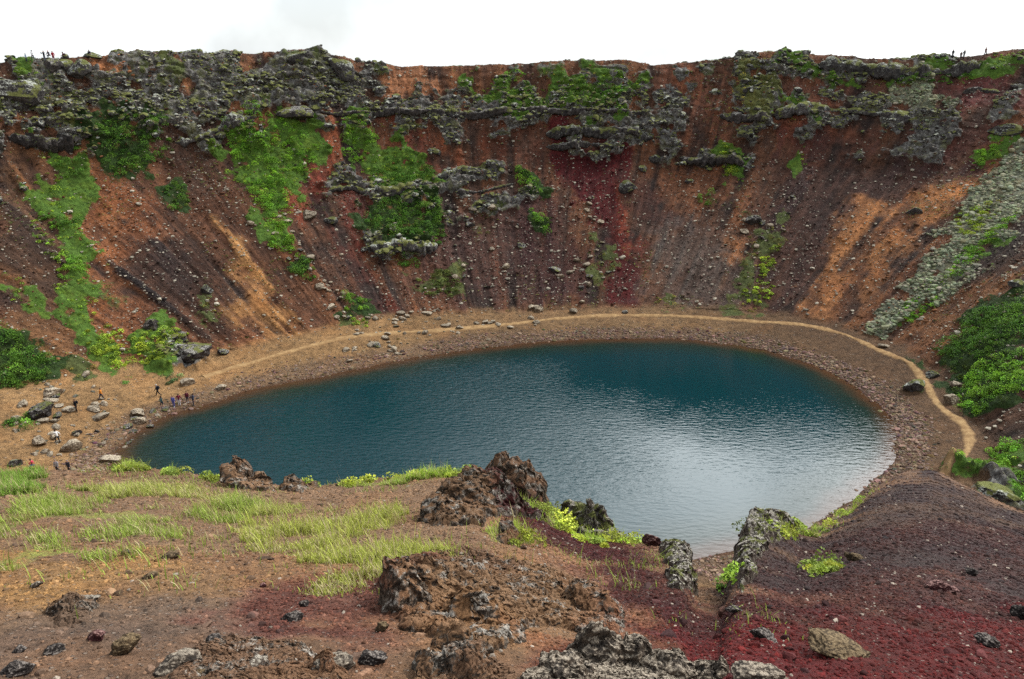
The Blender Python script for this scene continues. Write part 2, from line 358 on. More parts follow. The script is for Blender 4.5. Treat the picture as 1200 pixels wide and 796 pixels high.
NEAR_SOIL = [
 ([(-60,555),(560,540),(640,640),(440,700),(300,660),(-60,690)], lin(124,98,74), .5, .9),
 ([(-60,680),(120,660),(440,640),(450,680),(330,720),(-60,760)], lin(138,106,70), .4, .85),
 ([(-60,715),(200,700),(450,690),(400,760),(-60,800)], lin(100,84,74), .4, .8),
 ([(200,655),(330,650),(300,690),(220,690)], lin(112,76,58), .3, .6),
 ([(-60,640),(60,650),(160,670),(60,710),(-60,700)], lin(150,114,68), .3, .8),
 ([(330,690),(470,660),(470,760),(350,790),(320,740)], lin(116,66,56), .35, .8),
 ([(600,590),(660,590),(760,628),(810,690),(880,690),(960,640),(1300,560),(1900,620),(1900,1000),(820,900),(740,800),(690,690),(620,640)], lin(98,46,46), .3, .97),
 ([(860,640),(1000,560),(1080,540),(1300,640),(1800,700),(1800,780),(1300,720),(1000,700),(870,690)], lin(52,38,38), .6, .97),
 ([(1000,690),(1100,650),(1200,660),(1200,720),(1050,740)], lin(64,51,50), .35, .5),
 ([(620,740),(700,728),(720,760),(620,790)], lin(140,48,44), .15, .9),
 ([(760,730),(900,730),(1300,740),(1700,800),(1700,1000),(800,900)], lin(132,44,44), .35, .8),
 ([(600,640),(700,660),(720,740),(600,770),(480,790),(470,720)], lin(136,106,76), .3, .75),
]
NEAR_GREEN = [
 ([(-40,562),(50,556),(40,572),(-40,590)], lin(118,150,50), .25, 1),
 ([(-40,618),(60,596),(130,592),(200,600),(260,592),(330,590),(300,612),(215,614),(150,630),(100,658),(30,672),(-40,680)], lin(140,158,62), .3, .95),
 ([(105,572),(200,570),(280,580),(375,590),(380,600),(300,604),(200,596),(120,588)], lin(156,162,74), .25, .75),
 ([(280,618),(380,606),(490,604),(500,612),(440,625),(480,640),(545,645),(500,664),(440,692),(420,690),(430,664),(350,655),(285,640)], lin(158,164,68), .25, .85),
 ([(395,562),(470,552),(560,544),(556,552),(480,562),(400,570)], lin(150,176,58), .12, 1),
 ([(612,562),(650,596),(690,625),(752,630),(750,640),(690,636),(640,612),(604,585)], lin(160,184,60), .15, 1),
 ([(590,628),(618,620),(622,642),(600,648)], lin(160,176,66), .15, .9), ([(1030,566),(1000,590),(966,626),(960,620),(990,590),(1022,564)], lin(160,184,56), .12, 1),
 ([(890,622),(930,612),(945,628),(900,632)], lin(160,180,60), .15, .9), ([(130,550),(165,545),(170,553),(140,556)], lin(150,170,60), .12, .9),
 ([(195,548),(225,545),(228,556),(200,556)], lin(150,170,60), .12, .9), ([(555,660),(620,640),(640,660),(580,670)], lin(150,140,80), .2, .5),
]
def warp(x, y, k, a, seed):
    return (x+a*fbm(x*k, y*k, 3.1, 4, seed), y+a*fbm(x*k+50, y*k, 9.7, 4, seed+9))
_pc = {}
def zone_w(xw, yw, poly, dom, feather, nz=None):
    key = (tuple(poly), dom)
    if key not in _pc: _pc[key] = np.array([at(a, b, dom) for a, b in poly])
    P = _pc[key]; m = feather*3
    w = np.zeros(xw.shape, np.float32)
    b = (xw > P[:,0].min()-m) & (xw < P[:,0].max()+m) & (yw > P[:,1].min()-m) & (yw < P[:,1].max()+m)
    if b.any():
        q = poly_sd(xw[b], yw[b], P)
        if nz is not None: q = q+nz[b]*feather*2.4
        w[b] = sstep(-feather, feather, q)
    return w

def ground_far(x, y, z):        # soil colour, rock, green, green colour, stones, 0..1 each
    r = np.hypot(x, y); th = np.arctan2(x, y); rf = ip(th, FO[0]); rr = ip(th, RI[0]); t = (r-rf)/(rr-rf)
    cx, cy = x-CEN[0], y-CEN[1]; ph = np.arctan2(cx, cy); rc = np.hypot(cx, cy)
    st = fbm(ph*16, rc*.035, 0, 4, 21); st2 = fbm(ph*42, rc*.05, 5, 4, 33)
    stn = .6*st2+.7*fbm(x*.35, y*.35, z*.35, 4, 51); grn = 1.3*fbm(x*.3, y*.3, z*.3, 5, 52)
    k = (.35+.55*st+.35*st2+.4*stn)[:, None]
    soil = PURPLE*(1-np.clip(k*1.6, 0, 1))+np.clip(k*1.6, 0, 1)*RUST
    soil = soil*(1-np.clip(k*2-1.25, 0, .8))+np.clip(k*2-1.25, 0, .8)*BROWN
    xw, yw = warp(x, y, .18, 4.0, 5)
    for poly, c, fe, s in FAR_SOIL:
        w = zone_w(xw, yw, poly, 'far', fe, stn)*s*(.85+.5*st2); w = np.clip(w, 0, 1)[:, None]; soil = soil*(1-w)+w*c
    lo = 1-sstep(-.02, .035, t+.025*st2); up = sstep(.0, .06, t)
    d = -lake_sd(x, y)
    n1 = fbm(x*.12, y*.12, 1, 4, 41)
    fl = (TAN*(1-sstep(-30, 5, x)[:, None])+lin(128,98,64)*sstep(-30, 5, x)[:, None])*(1+.3*n1[:, None]); right = sstep(30, 55, x)[:, None]
    fl = fl*(1-right*.7)+right*.7*lin(88,64,46)
    soil = soil*(1-lo[:, None])+lo[:, None]*fl
    cob = (1-sstep(2.6, 5, d+2.5*n1))*lo
    cobw = (cob*.6)[:, None]; soil = soil*(1-cobw)+cobw*(lin(104,82,66)*(1-right*.2))
    wet = (1-sstep(.0, 1.2, d+.4*n1))[:, None]; soil = soil*(1-wet*.6)+wet*.6*lin(70,44,30)
    bed = (d < 0)[:, None]; soil = np.where(bed, lin(96,60,34)*(1+.3*n1[:, None]), soil)
    rock = .12*sstep(.55, .9, t)*up
    for poly, fe, s in FAR_ROCK: rock = np.maximum(rock, zone_w(xw, yw, poly, 'far', fe, grn)*s)
    rn = fbm(x*.22, y*.22, z*.22, 4, 61)
    rock = np.clip(rock*(1.0+1.1*rn+.25), 0, 1)
    green = np.zeros_like(t, np.float32); gc = np.tile(GRASS, (len(t), 1))
    for poly, c, fe, s in FAR_GREEN:
        w = zone_w(xw, yw, poly, 'far', fe, grn)*s
        gc = np.where((w > green)[:, None], c, gc); green = np.maximum(green, w)
    gn = fbm(x*.45, y*.45, z*.45, 4, 71)
    mossband = .42*rock*sstep(.0, .5, fbm(x*.1, y*.1, z*.1, 3, 81)+.1)
    gc = np.where((mossband > green)[:, None], OLIVE, gc)
    gc = gc*(.80+.35*gn[:, None])
    green = np.clip(np.maximum(green*(.95+1.25*gn), mossband*(.6+1.6*gn)), 0, 1)
    speck = np.clip(.35+.5*fbm(x*.07, y*.07, 0, 3, 91)+.5*st2, .05, 1)*up+lo*.25+cob*.7
    speck *= (1-.8*green)
    soil = (soil*.95+.05*soil.mean(1, keepdims=True))*np.where(lo[:, None] > .5, 1.0, np.array([[1.2, 1.19, 1.13]], np.float32))
    lum = soil.mean(1, keepdims=True); soil = np.where(lo[:, None] > .5, soil, soil*np.clip((lum/.078)**.45, .5, 1.3))
    return soil, rock, green, gc, np.clip(speck, 0, 1), st2, lo

def ground_near(x, y):
    soil = np.tile(lin(112,86,66), (len(x), 1))*(1+.2*fbm(x*.8, y*.8, 0, 4, 15)[:, None])
    xw, yw = warp(x, y, 1.1, .55, 25)
    n2 = fbm(x*1.6, y*1.6, 2, 5, 27)
    for poly, c, fe, s in NEAR_SOIL:
        w = np.clip(zone_w(xw, yw, poly, 'near', fe, n2)*s*(.85+.5*n2), 0, 1)[:, None]; soil = soil*(1-w)+w*c
    n3 = sstep(.15, .5, fbm(x*.9, y*.9, 7, 4, 37))[:, None]
    soil = soil*(1-.3*n3)+.3*n3*soil*np.array([1.25, 1.05, .8], np.float32)
    green = np.zeros(len(x), np.float32); gc = np.tile(lin(140,158,62), (len(x), 1))
    for poly, c, fe, s in NEAR_GREEN:
        w = zone_w(xw, yw, poly, 'near', fe, n2)*s
        gc = np.where((w > green)[:, None], c, gc); green = np.maximum(green, w)
    green = np.clip(green*(.85+1.5*fbm(x*2.0, y*2.0, 4, 4, 47)), 0, 1)*.9
    red = np.clip(soil[:, :1]/np.maximum(soil[:, 1:2], 1e-3)-1.9, 0, 1); soil = soil*np.array([1.16, 1.1, 1.02], np.float32)*(1-.55*red)
    return soil, green, gc

V = np.stack([X, Y, Z], -1)
SOIL = np.zeros(R.shape+(3,), np.float32)+BROWN; GCOL = np.zeros(R.shape+(3,), np.float32)
ROCK = np.zeros(R.shape, np.float32); GREEN = ROCK.copy(); SPECK = ROCK.copy()
# near part
sl = np.s_[0:rowB]
x, y, z = [q[sl].ravel() for q in (X, Y, Z)]
s, g, gc = ground_near(x, y)
shp = X[sl].shape
r = R[sl]; dz = .13*fbm(x*.35, y*.35, 0, 4, 3)+.06*fbm(x*1.3, y*1.3, 1, 5, 4)+.030*fbm(x*6, y*6, 2, 5, 8)
red = np.clip((s[:, 0]/np.maximum(s[:, 1], 1e-3)-2.2), 0, 1)       # loose scoria lies in small heaps
f1, f2, _ = cells2(x*9, y*9, 5); dz = dz+red*.012*(1-f1)
wv = np.minimum(np.sin(np.clip((ip(np.arctan2(x, y), ED[0])-np.hypot(x, y))/.8, 0, 1)*math.pi/2), 1)
V[sl][..., 2] += (dz*(.35+.65*wv)).reshape(shp)*np.clip((r-1.5)/3, .1, 1)
SOIL[sl] = s.reshape(shp+(3,)); GREEN[sl] = g.reshape(shp); GCOL[sl] = gc.reshape(shp+(3,)); SPECK[sl] = .6
drop = sstep(0, 3, R[sl]-c_re)[..., None]; SOIL[sl] = SOIL[sl]*(1-drop)+drop*lin(104,76,54)
# far part
inc = (np.abs(ths) < math.radians(43.5))
sl = np.s_[rowB:rowD+3, :]
x, y, z = [q[sl].ravel() for q in (X, Y, Z)]
s, rk, g, gc, sp, st2, lo = ground_far(x, y, z)
shp = X[sl].shape
e = .8
nx = (H(x+e, y)-H(x-e, y))/(2*e); ny = (H(x, y+e)-H(x, y-e))/(2*e); nl = np.sqrt(nx*nx+ny*ny+1)
N = np.stack([-nx/nl, -ny/nl, 1/nl], -1)
d = lake_sd(x, y); dry = sstep(-.3, -4, d)
blk = cells2(x*.55+.4*fbm(x*.4, y*.4, 0, 3, 7), (z*1.2+y*.3)*.55, 9)
blk2 = cells2(x*1.3, (z*1.2+y*.3)*1.3, 19)
hgt = .55*st2*(1-lo)+.5*fbm(x*.13, y*.13, z*.13, 4, 103)*(1-lo)+.12*fbm(x*.8, y*.8, z*.8, 4, 107)
hgt = hgt+rk*(1.1*(1-blk[0])*(.4+blk[2])-.35+.45*(1-blk2[0])+.6*fbm(x*.5, y*.5, z*.5, 4, 113, ridged=True))
zz = z*.62+1.1*fbm(x*.09, y*.09, z*.05, 3, 131); fr = zz-np.floor(zz); stp = sstep(.0, .14, fr)*(1-sstep(.55, 1.0, fr))
hgt = hgt+rk*.9*stp*(.5+.6*sstep(-.3, .3, fbm(x*.16, y*.16, z*.16, 3, 137)))
hgt = hgt+g*(.35+.3*fbm(x*.9, y*.9, z*.9, 3, 117))
hgt = hgt*dry
top = sstep(.93, .99, (np.hypot(x, y)-ip(np.arctan2(x, y), FO[0]))/(ip(np.arctan2(x, y), RI[0])-ip(np.arctan2(x, y), FO[0])))
hgt = hgt*(1-.45*top)
V[sl] += (N*hgt[:, None]).reshape(shp+(3,))
SOIL[sl] = s.reshape(shp+(3,)); ROCK[sl] = rk.reshape(shp); GREEN[sl] = g.reshape(shp); GCOL[sl] = gc.reshape(shp+(3,)); SPECK[sl] = sp.reshape(shp)
SOIL[rowD+3:] = lin(120,84,60); GREEN[rowD+3:] = .5; GCOL[rowD+3:] = OLIVE
V[:, -1] = V[:, 0]

def surf(th, r):                # the finished ground at a bearing and distance
    ci = np.interp(th, ths, np.arange(NTH)); c0 = int(min(ci, NTH-2)); u = ci-c0
    out = 0
    for c, w in ((c0, 1-u), (c0+1, u)):
        ri = np.interp(r, R[:, c], np.arange(NR)); r0 = int(min(ri, NR-2)); v = ri-r0
        out = out+w*(V[r0, c]*(1-v)+V[r0+1, c]*v)
    return out
_LR = None
def surf_v(th, r):
    th = np.asarray(th, float); r = np.asarray(r, float)
    c = np.clip(np.rint(np.interp(th, ths, np.arange(NTH))).astype(int), 0, NTH-1)
    lo = np.zeros(len(c), int); hi = np.full(len(c), NR-1)
    while np.any(hi-lo > 1):
        mid = (lo+hi)//2; up = R[mid, c] <= r; lo = np.where(up, mid, lo); hi = np.where(up, hi, mid)
    v = np.clip((r-R[lo, c])/np.maximum(R[hi, c]-R[lo, c], 1e-6), 0, 1)[:, None]
    return V[lo, c]*(1-v)+V[hi, c]*v, lo, c
def surf_xy(x, y): return surf_v(np.arctan2(x, y), np.hypot(x, y))
def place(px, py, dom='far'):   # a point of the finished ground
    return surf(azi(px, py), at_r(px, py, dom))
def mpp(p):                     # metres to a photo pixel there
    q = np.array(p)-np.array([0, 0, EYE]); return (q[1]*math.cos(PITCH)-q[2]*math.sin(PITCH))/FPX

# ------------------------------------------------------------------ ground materials
def ground_material(name, scale, stone_scale, bump_d, near):
    m = NT(name); co = m.coord()
    soil, rock, green, gcol, speck = m.attr('soil'), m.attr('rock', True), m.attr('green', True), m.attr('gcol'), m.attr('speck', True)
    n1 = m.noise(co, scale, 9, .68); n2 = m.noise(co, scale*5, 6, .7); n3 = m.noise(co, scale*.22, 4, .55)
    v = m.rng(m.math('ADD', m.math('MULTIPLY', n1, .55), m.math('MULTIPLY', n2, .45)), .33, .67, .22, 1.75, False)
    base = m.mix(1.0, soil, m.grey(v), 'MULTIPLY')
    base = m.mix(m.rng(n3, .45, .7, 0, .35), base, m.mix(1.0, base, (1.25, 1.0, .78), 'MULTIPLY'))
    if not near:            # slides and runnels down the fall line
        fl = m.attr('flow'); sf = m.n('ShaderNodeSeparateXYZ'); m.l(fl, sf.inputs[0])
        s1 = m.noise(fl, 1.0, 5, .68); s2 = m.noise(fl, .35, 3, .6)
        k = m.math('MULTIPLY', sf.outputs[2], m.rng(m.noise(co, .12, 3, .6), .35, .6, .35, 1))
        base = m.mix(k, base, m.mix(1.0, base, m.grey(m.rng(s1, .3, .7, .42, 1.5, False)), 'MULTIPLY'))
        base = m.mix(m.math('MULTIPLY', k, m.rng(s2, .52, .66, 0, .45)), base, m.mix(1.0, base, (1.5, 1.25, .95), 'MULTIPLY'))
    # loose stones
    vd = m.vor(co, stone_scale); vc = m.vor(co, stone_scale, out='Color')
    sep = m.n('ShaderNodeSeparateColor'); m.l(vc, sep.inputs[0])
    pick = m.math('LESS_THAN', sep.outputs[0], m.math('MULTIPLY', speck, .55 if near else .6))
    smask = m.math('MULTIPLY', pick, m.rng(vd, .42, .26))
    scol = m.mix(sep.outputs[1], m.mix(1.0, soil, (.45, .45, .5), 'MULTIPLY'), m.mix(.45, m.mix(1.0, soil, (1.9, 1.9, 1.9), 'MULTIPLY'), (.34, .30, .25)))
    base = m.mix(smask, base, scol)
    # lava with lichen
    r1 = m.noise(co, scale*1.4, 10, .72); r2 = m.noise(co, scale*.5, 6, .6)
    ramp = m.n('ShaderNodeValToRGB'); m.l(r1, ramp.inputs[0])
    for i, (p, c) in enumerate(((.3, (.022,.019,.018)), (.46, (.085,.076,.068)), (.56, (.17,.16,.145)), (.68, (.40,.395,.36)))):
        e = ramp.color_ramp.elements[i] if i < 2 else ramp.color_ramp.elements.new(p)
        e.position = p; e.color = (*c, 1)
    rcol = m.mix(m.rng(r2, .5, .66, 0, .6), ramp.outputs[0], (.15, .15, .055))
    base = m.mix(m.rng(m.math('ADD', rock, m.math('MULTIPLY', m.math('SUBTRACT', r2, .5), 1.3)), .40, .62), base, rcol)
    # what grows
    gn = m.noise(co, scale*2.2, 7, .7)
    gv = m.mix(1.0, gcol, m.grey(m.rng(gn, .3, .7, .45, 1.45, False)), 'MULTIPLY')
    gv = m.mix(m.rng(m.noise(co, scale*.6, 5, .6), .48, .62, 0, .5), gv, m.mix(1.0, gv, (1.35, 1.05, .7), 'MULTIPLY'))
    gm = m.rng(m.math('ADD', green, m.math('MULTIPLY', m.math('SUBTRACT', gn, .5), .9)), *((.3, .55) if not near else (.55, 1.3)))
    base = m.mix(gm, base, gv)
    h = m.math('ADD', m.math('MULTIPLY', n1, 1.0), m.math('MULTIPLY', n2, .5))
    h = m.math('ADD', h, m.math('MULTIPLY', smask, .5))
    nrm = m.bump(h, 1.0, bump_d*1.5)
    return m.done(base, .93, nrm, .2)
M_FAR = ground_material('crater_ground', .9, 2.3, .35, False)
M_NEAR = ground_material('slope_ground', 9, 26, .035, True)
M_PLAIN = M_FAR
_cx, _cy = X-CEN[0], Y-CEN[1]; _ph = np.arctan2(_cx, _cy); _t = (R-c_rf)/(c_rr-c_rf)
FLOW = np.stack([_ph*64, np.hypot(_cx, _cy)*.11, sstep(.0, .05, _t)], -1).astype(np.float32)
def slab(name, r0, r1, mat):
    n = r1-r0; idx = np.arange(n*NTH).reshape(n, NTH)
    F = np.stack([idx[:-1, :-1], idx[:-1, 1:], idx[1:, 1:], idx[1:, :-1]], -1).reshape(-1, 4)
    f = lambda A: A[r0:r1].reshape(-1, *A.shape[2:])
    o = mesh_np(name, f(V), F[:, ::-1], mat, {'soil': f(SOIL), 'rock': f(ROCK), 'green': f(GREEN), 'gcol': f(GCOL), 'speck': f(SPECK), 'flow': f(FLOW)})
    return tag(o, kind='structure')
slab('foreground_slope', 0, rowB, M_NEAR)
slab('crater_floor', rowB-1, rowC, M_FAR)
slab('crater_wall', rowC-1, rowD+3, M_FAR)
slab('plain', rowD+2, NR, M_PLAIN)

# ------------------------------------------------------------------ the lake
def build_lake():
    xs = np.arange(LAKE[:, 0].min()-1.5, LAKE[:, 0].max()+1.5, .75); ys = np.arange(LAKE[:, 1].min()-1.5, LAKE[:, 1].max()+1.5, .75)
    GX, GY = np.meshgrid(xs, ys); ny_, nx_ = GX.shape; sd = lake_sd(GX, GY)
    idx = np.arange(nx_*ny_).reshape(ny_, nx_)
    F = np.stack([idx[:-1, :-1], idx[:-1, 1:], idx[1:, 1:], idx[1:, :-1]], -1).reshape(-1, 4)
    keep = sd.ravel()[F].max(1) > -1.6
    m = NT('lake_water'); co = m.coord()
    mp = m.n('ShaderNodeMapping'); m.l(co, mp.inputs['Vector']); mp.inputs['Rotation'].default_value = (0, 0, math.radians(14)); mp.inputs['Scale'].default_value = (.62, 1.5, 1)
    patch = m.rng(m.noise(co, .035, 3, .5), .35, .62, .35, 1.0)
    sx = m.n('ShaderNodeSeparateXYZ'); m.l(co, sx.inputs[0])
    gust = m.math('MULTIPLY', patch, m.rng(sx.outputs[0], -12, 30, 1.0, .26))
    w = m.math('ADD', m.math('MULTIPLY', m.noise(mp.outputs[0], 1.35, 3, .5), 1.0), m.math('MULTIPLY', m.noise(mp.outputs[0], 3.4, 2, .5), .22))
    w = m.math('MULTIPLY', w, gust)
    dep = m.attr('depth', True)
    nrm = m.bump(w, 1.0, .14)
    col = m.mix(m.rng(dep, 2.0, 9), lin(26,46,40), lin(4,50,56))
    col = m.mix(m.rng(m.math('ADD', dep, m.math('MULTIPLY', m.noise(co, .6, 4, .6), 1.6)), .6, 4.2), lin(78,52,32), col)
    m.done(col, .06, nrm, .5)
    m.bsdf.inputs['IOR'].default_value = 1.33
    o = mesh_np('lake', np.stack([GX.ravel(), GY.ravel(), np.zeros(GX.size)], -1), F[keep], m.m, {'depth': sd.ravel()})
    tag(o, kind='structure')
build_lake()
# ------------------------------------------------------------------ rocks
_ico = {}
def ico(sub):
    if sub not in _ico:
        bm = bmesh.new(); bmesh.ops.create_icosphere(bm, subdivisions=sub, radius=1.0)
        v = np.array([q.co for q in bm.verts]); f = np.array([[w.index for w in q.verts] for q in bm.faces]); bm.free(); _ico[sub] = (v, f)
    return _ico[sub]
def chisel(seed, sub, planes=9, rough=.1, lo=.45, hi=.85, k=1.0, oct_=4, pits=0.0):
    v, f = ico(sub); v = v.copy(); rg = np.random.default_rng(seed)
    for _ in range(planes):
        n = rg.normal(size=3); n /= np.linalg.norm(n); d = rg.uniform(lo, hi)
        v = v-np.maximum(v@n-d, 0)[:, None]*n*.96
    nr = v/np.linalg.norm(v, axis=1)[:, None]
    o = seed*7.31
    h = rough*fbm(v[:,0]*1.6*k+o, v[:,1]*1.6*k, v[:,2]*1.6*k, oct_, seed)+rough*.5*fbm(v[:,0]*3*k+o, v[:,1]*3*k, v[:,2]*3*k, 3, seed+5, ridged=True)
    if pits:
        c = fbm(v[:,0]*6*k+o, v[:,1]*6*k, v[:,2]*6*k, 3, seed+9); h = h-pits*sstep(.05, .35, c)
        h = h+pits*.5*fbm(v[:,0]*13*k+o, v[:,1]*13*k, v[:,2]*13*k, 2, seed+11)
    return v+nr*h[:, None], f
def rotm(rx, ry, rz):
    cx, sx, cy, sy, cz, sz = math.cos(rx), math.sin(rx), math.cos(ry), math.sin(ry), math.cos(rz), math.sin(rz)
    return np.array([[cz,-sz,0],[sz,cz,0],[0,0,1]])@np.array([[cy,0,sy],[0,1,0],[-sy,0,cy]])@np.array([[1,0,0],[0,cx,-sx],[0,sx,cx]])
def rock_material(name, dark, mid, pale, scale, lichen=.5, moss=.0, bump_d=.06, soil=False):
    m = NT(name); co = m.coord()
    a = m.noise(co, scale, 10, .72); b = m.noise(co, scale*.45, 5, .6); c = m.noise(co, scale*4, 5, .7)
    col = m.mix(m.rng(a, .34, .6), dark, mid)
    g = m.n('ShaderNodeNewGeometry'); sp = m.n('ShaderNodeSeparateXYZ'); m.l(g.outputs['Normal'], sp.inputs[0])
    topf = m.rng(sp.outputs[2], -.3, .8, -.12, .14, False)
    lm = m.rng(m.math('ADD', m.math('ADD', m.math('MULTIPLY', a, .5), m.math('MULTIPLY', c, .5)), topf), .64-.2*lichen, .72-.2*lichen)
    col = m.mix(lm, col, pale)
    if moss: col = m.mix(m.rng(m.math('ADD', b, topf), .62-.2*moss, .7-.2*moss), col, (.115, .12, .035))
    col = m.mix(1.0, col, m.grey(m.rng(c, .3, .7, .55, 1.35, False)), 'MULTIPLY')
    if soil:
        sm = m.rng(m.math('ADD', m.math('ADD', m.math('MULTIPLY', b, 1.2), m.math('MULTIPLY', c, .3)), m.math('MULTIPLY', sp.outputs[2], .32)), .84, 1.0)
        col = m.mix(sm, col, m.mix(1.0, m.attr('soil'), m.grey(m.rng(c, .3, .7, .5, 1.5, False)), 'MULTIPLY'))
    oi = m.n('ShaderNodeObjectInfo')
    col = m.mix(1.0, col, m.grey(m.rng(oi.outputs['Random'], 0, 1, .75, 1.25, False)), 'MULTIPLY')
    h = m.math('ADD', m.math('ADD', a, m.math('MULTIPLY', c, .35)), m.math('MULTIPLY', m.rng(m.vor(co, scale*3.5), 0, .35), .22))
    return m.done(col, .92, m.bump(h, 1.0, bump_d), .2)
R_LAVA = rock_material('lichen_lava', (.022,.019,.019), (.085,.077,.072), (.33,.335,.285), 1.1, .46, .42, .2)
R_RUB = rock_material('lichen_rubble', (.020,.018,.018), (.065,.058,.055), (.33,.335,.28), .8, .46, .46, .2)
R_PALE = rock_material('pale_stone', (.085,.06,.04), (.20,.15,.098), (.34,.285,.21), 1.6, .42, 0, .12)
R_DARK = rock_material('dark_lava', (.018,.016,.016), (.06,.05,.045), (.25,.235,.21), 1.2, .22, .1, .2)
R_NEARL = rock_material('crusted_lava', (.03,.022,.017), (.105,.077,.055), (.29,.255,.205), 11, .16, 0, .035)
R_BED = rock_material('earthy_lava', (.030,.022,.017), (.12,.088,.062), (.34,.31,.265), 11, .36, 0, .035, True)
R_BEDP = rock_material('bleached_bedrock', (.045,.036,.028), (.14,.115,.09), (.36,.33,.28), 10, .42, 0, .035, True)
R_BEDN = rock_material('broken_lava', (.026,.020,.016), (.13,.10,.078), (.34,.31,.26), 13, .27, .06, .03)
R_NEARD = rock_material('dark_cinder', (.014,.011,.010), (.042,.033,.029), (.17,.145,.125), 14, .14, 0, .02)
R_NEARR = rock_material('red_cinder', (.035,.012,.012), (.085,.028,.026), (.24,.14,.12), 16, .15, 0, .02)
R_NEARB = rock_material('ochre_stone', (.04,.027,.015), (.095,.062,.032), (.17,.12,.065), 12, .2, 0, .02)
R_NEARP = rock_material('bleached_lava', (.05,.042,.035), (.115,.085,.06), (.30,.25,.19), 9, .22, 0, .035)

def lump_mesh(parts, origin):
    VV, FF, n = [], [], 0
    for v, f in parts: VV.append(v-origin); FF.append(f+n); n += len(v)
    return np.concatenate(VV), np.concatenate(FF)
def lump(px, py, w, h, dom='far', seed=0, sub=4, depth=.8, sink=.35, planes=9, rough=.13, rz=None, tilt=0., k=1.0, pits=0.0, oct_=4, lift=0.0, shift=0.0):
    """A rock whose foot stands at the photo point (px, py) and that measures w by h photo pixels there."""
    p = place(px, py, dom); s = mpp(p); v, f = chisel(seed, sub, planes, rough, k=k, pits=pits, oct_=oct_)
    a = azi(px, py); W = w*s/2/.82; Ht = h*s/.82/(2-2*sink*.8)
    if dom == 'far': W *= .58 if (py > 430 and px < 300) else .8; Ht *= .62
    v = v*np.array([W, W*depth, Ht])
    v = v@rotm(0, math.radians(tilt), 0).T@rotm(0, 0, -a+(rz or 0)).T
    c = p+np.array([0, 0, Ht*(1-2*sink)+lift*s])+np.array([math.sin(a), math.cos(a), 0])*W*depth*.35
    c = c+np.array([math.cos(a), -math.sin(a), 0])*shift*s
    return v+c, f, p
def rock(name, label, cat, mat, lumps, dom='far', group=None):
    parts = []; org = None
    for i, L in enumerate(lumps):
        v, f, p = lump(*L[:4], dom=dom, **(L[4] if len(L) > 4 else {}))
        parts.append((v, f))
        if org is None: org = p
    v, f = lump_mesh(parts, org)
    o = mesh_np(name, v, f, mat, smooth=(dom == 'near')); o.location = org
    return tag(o, label, cat, group)

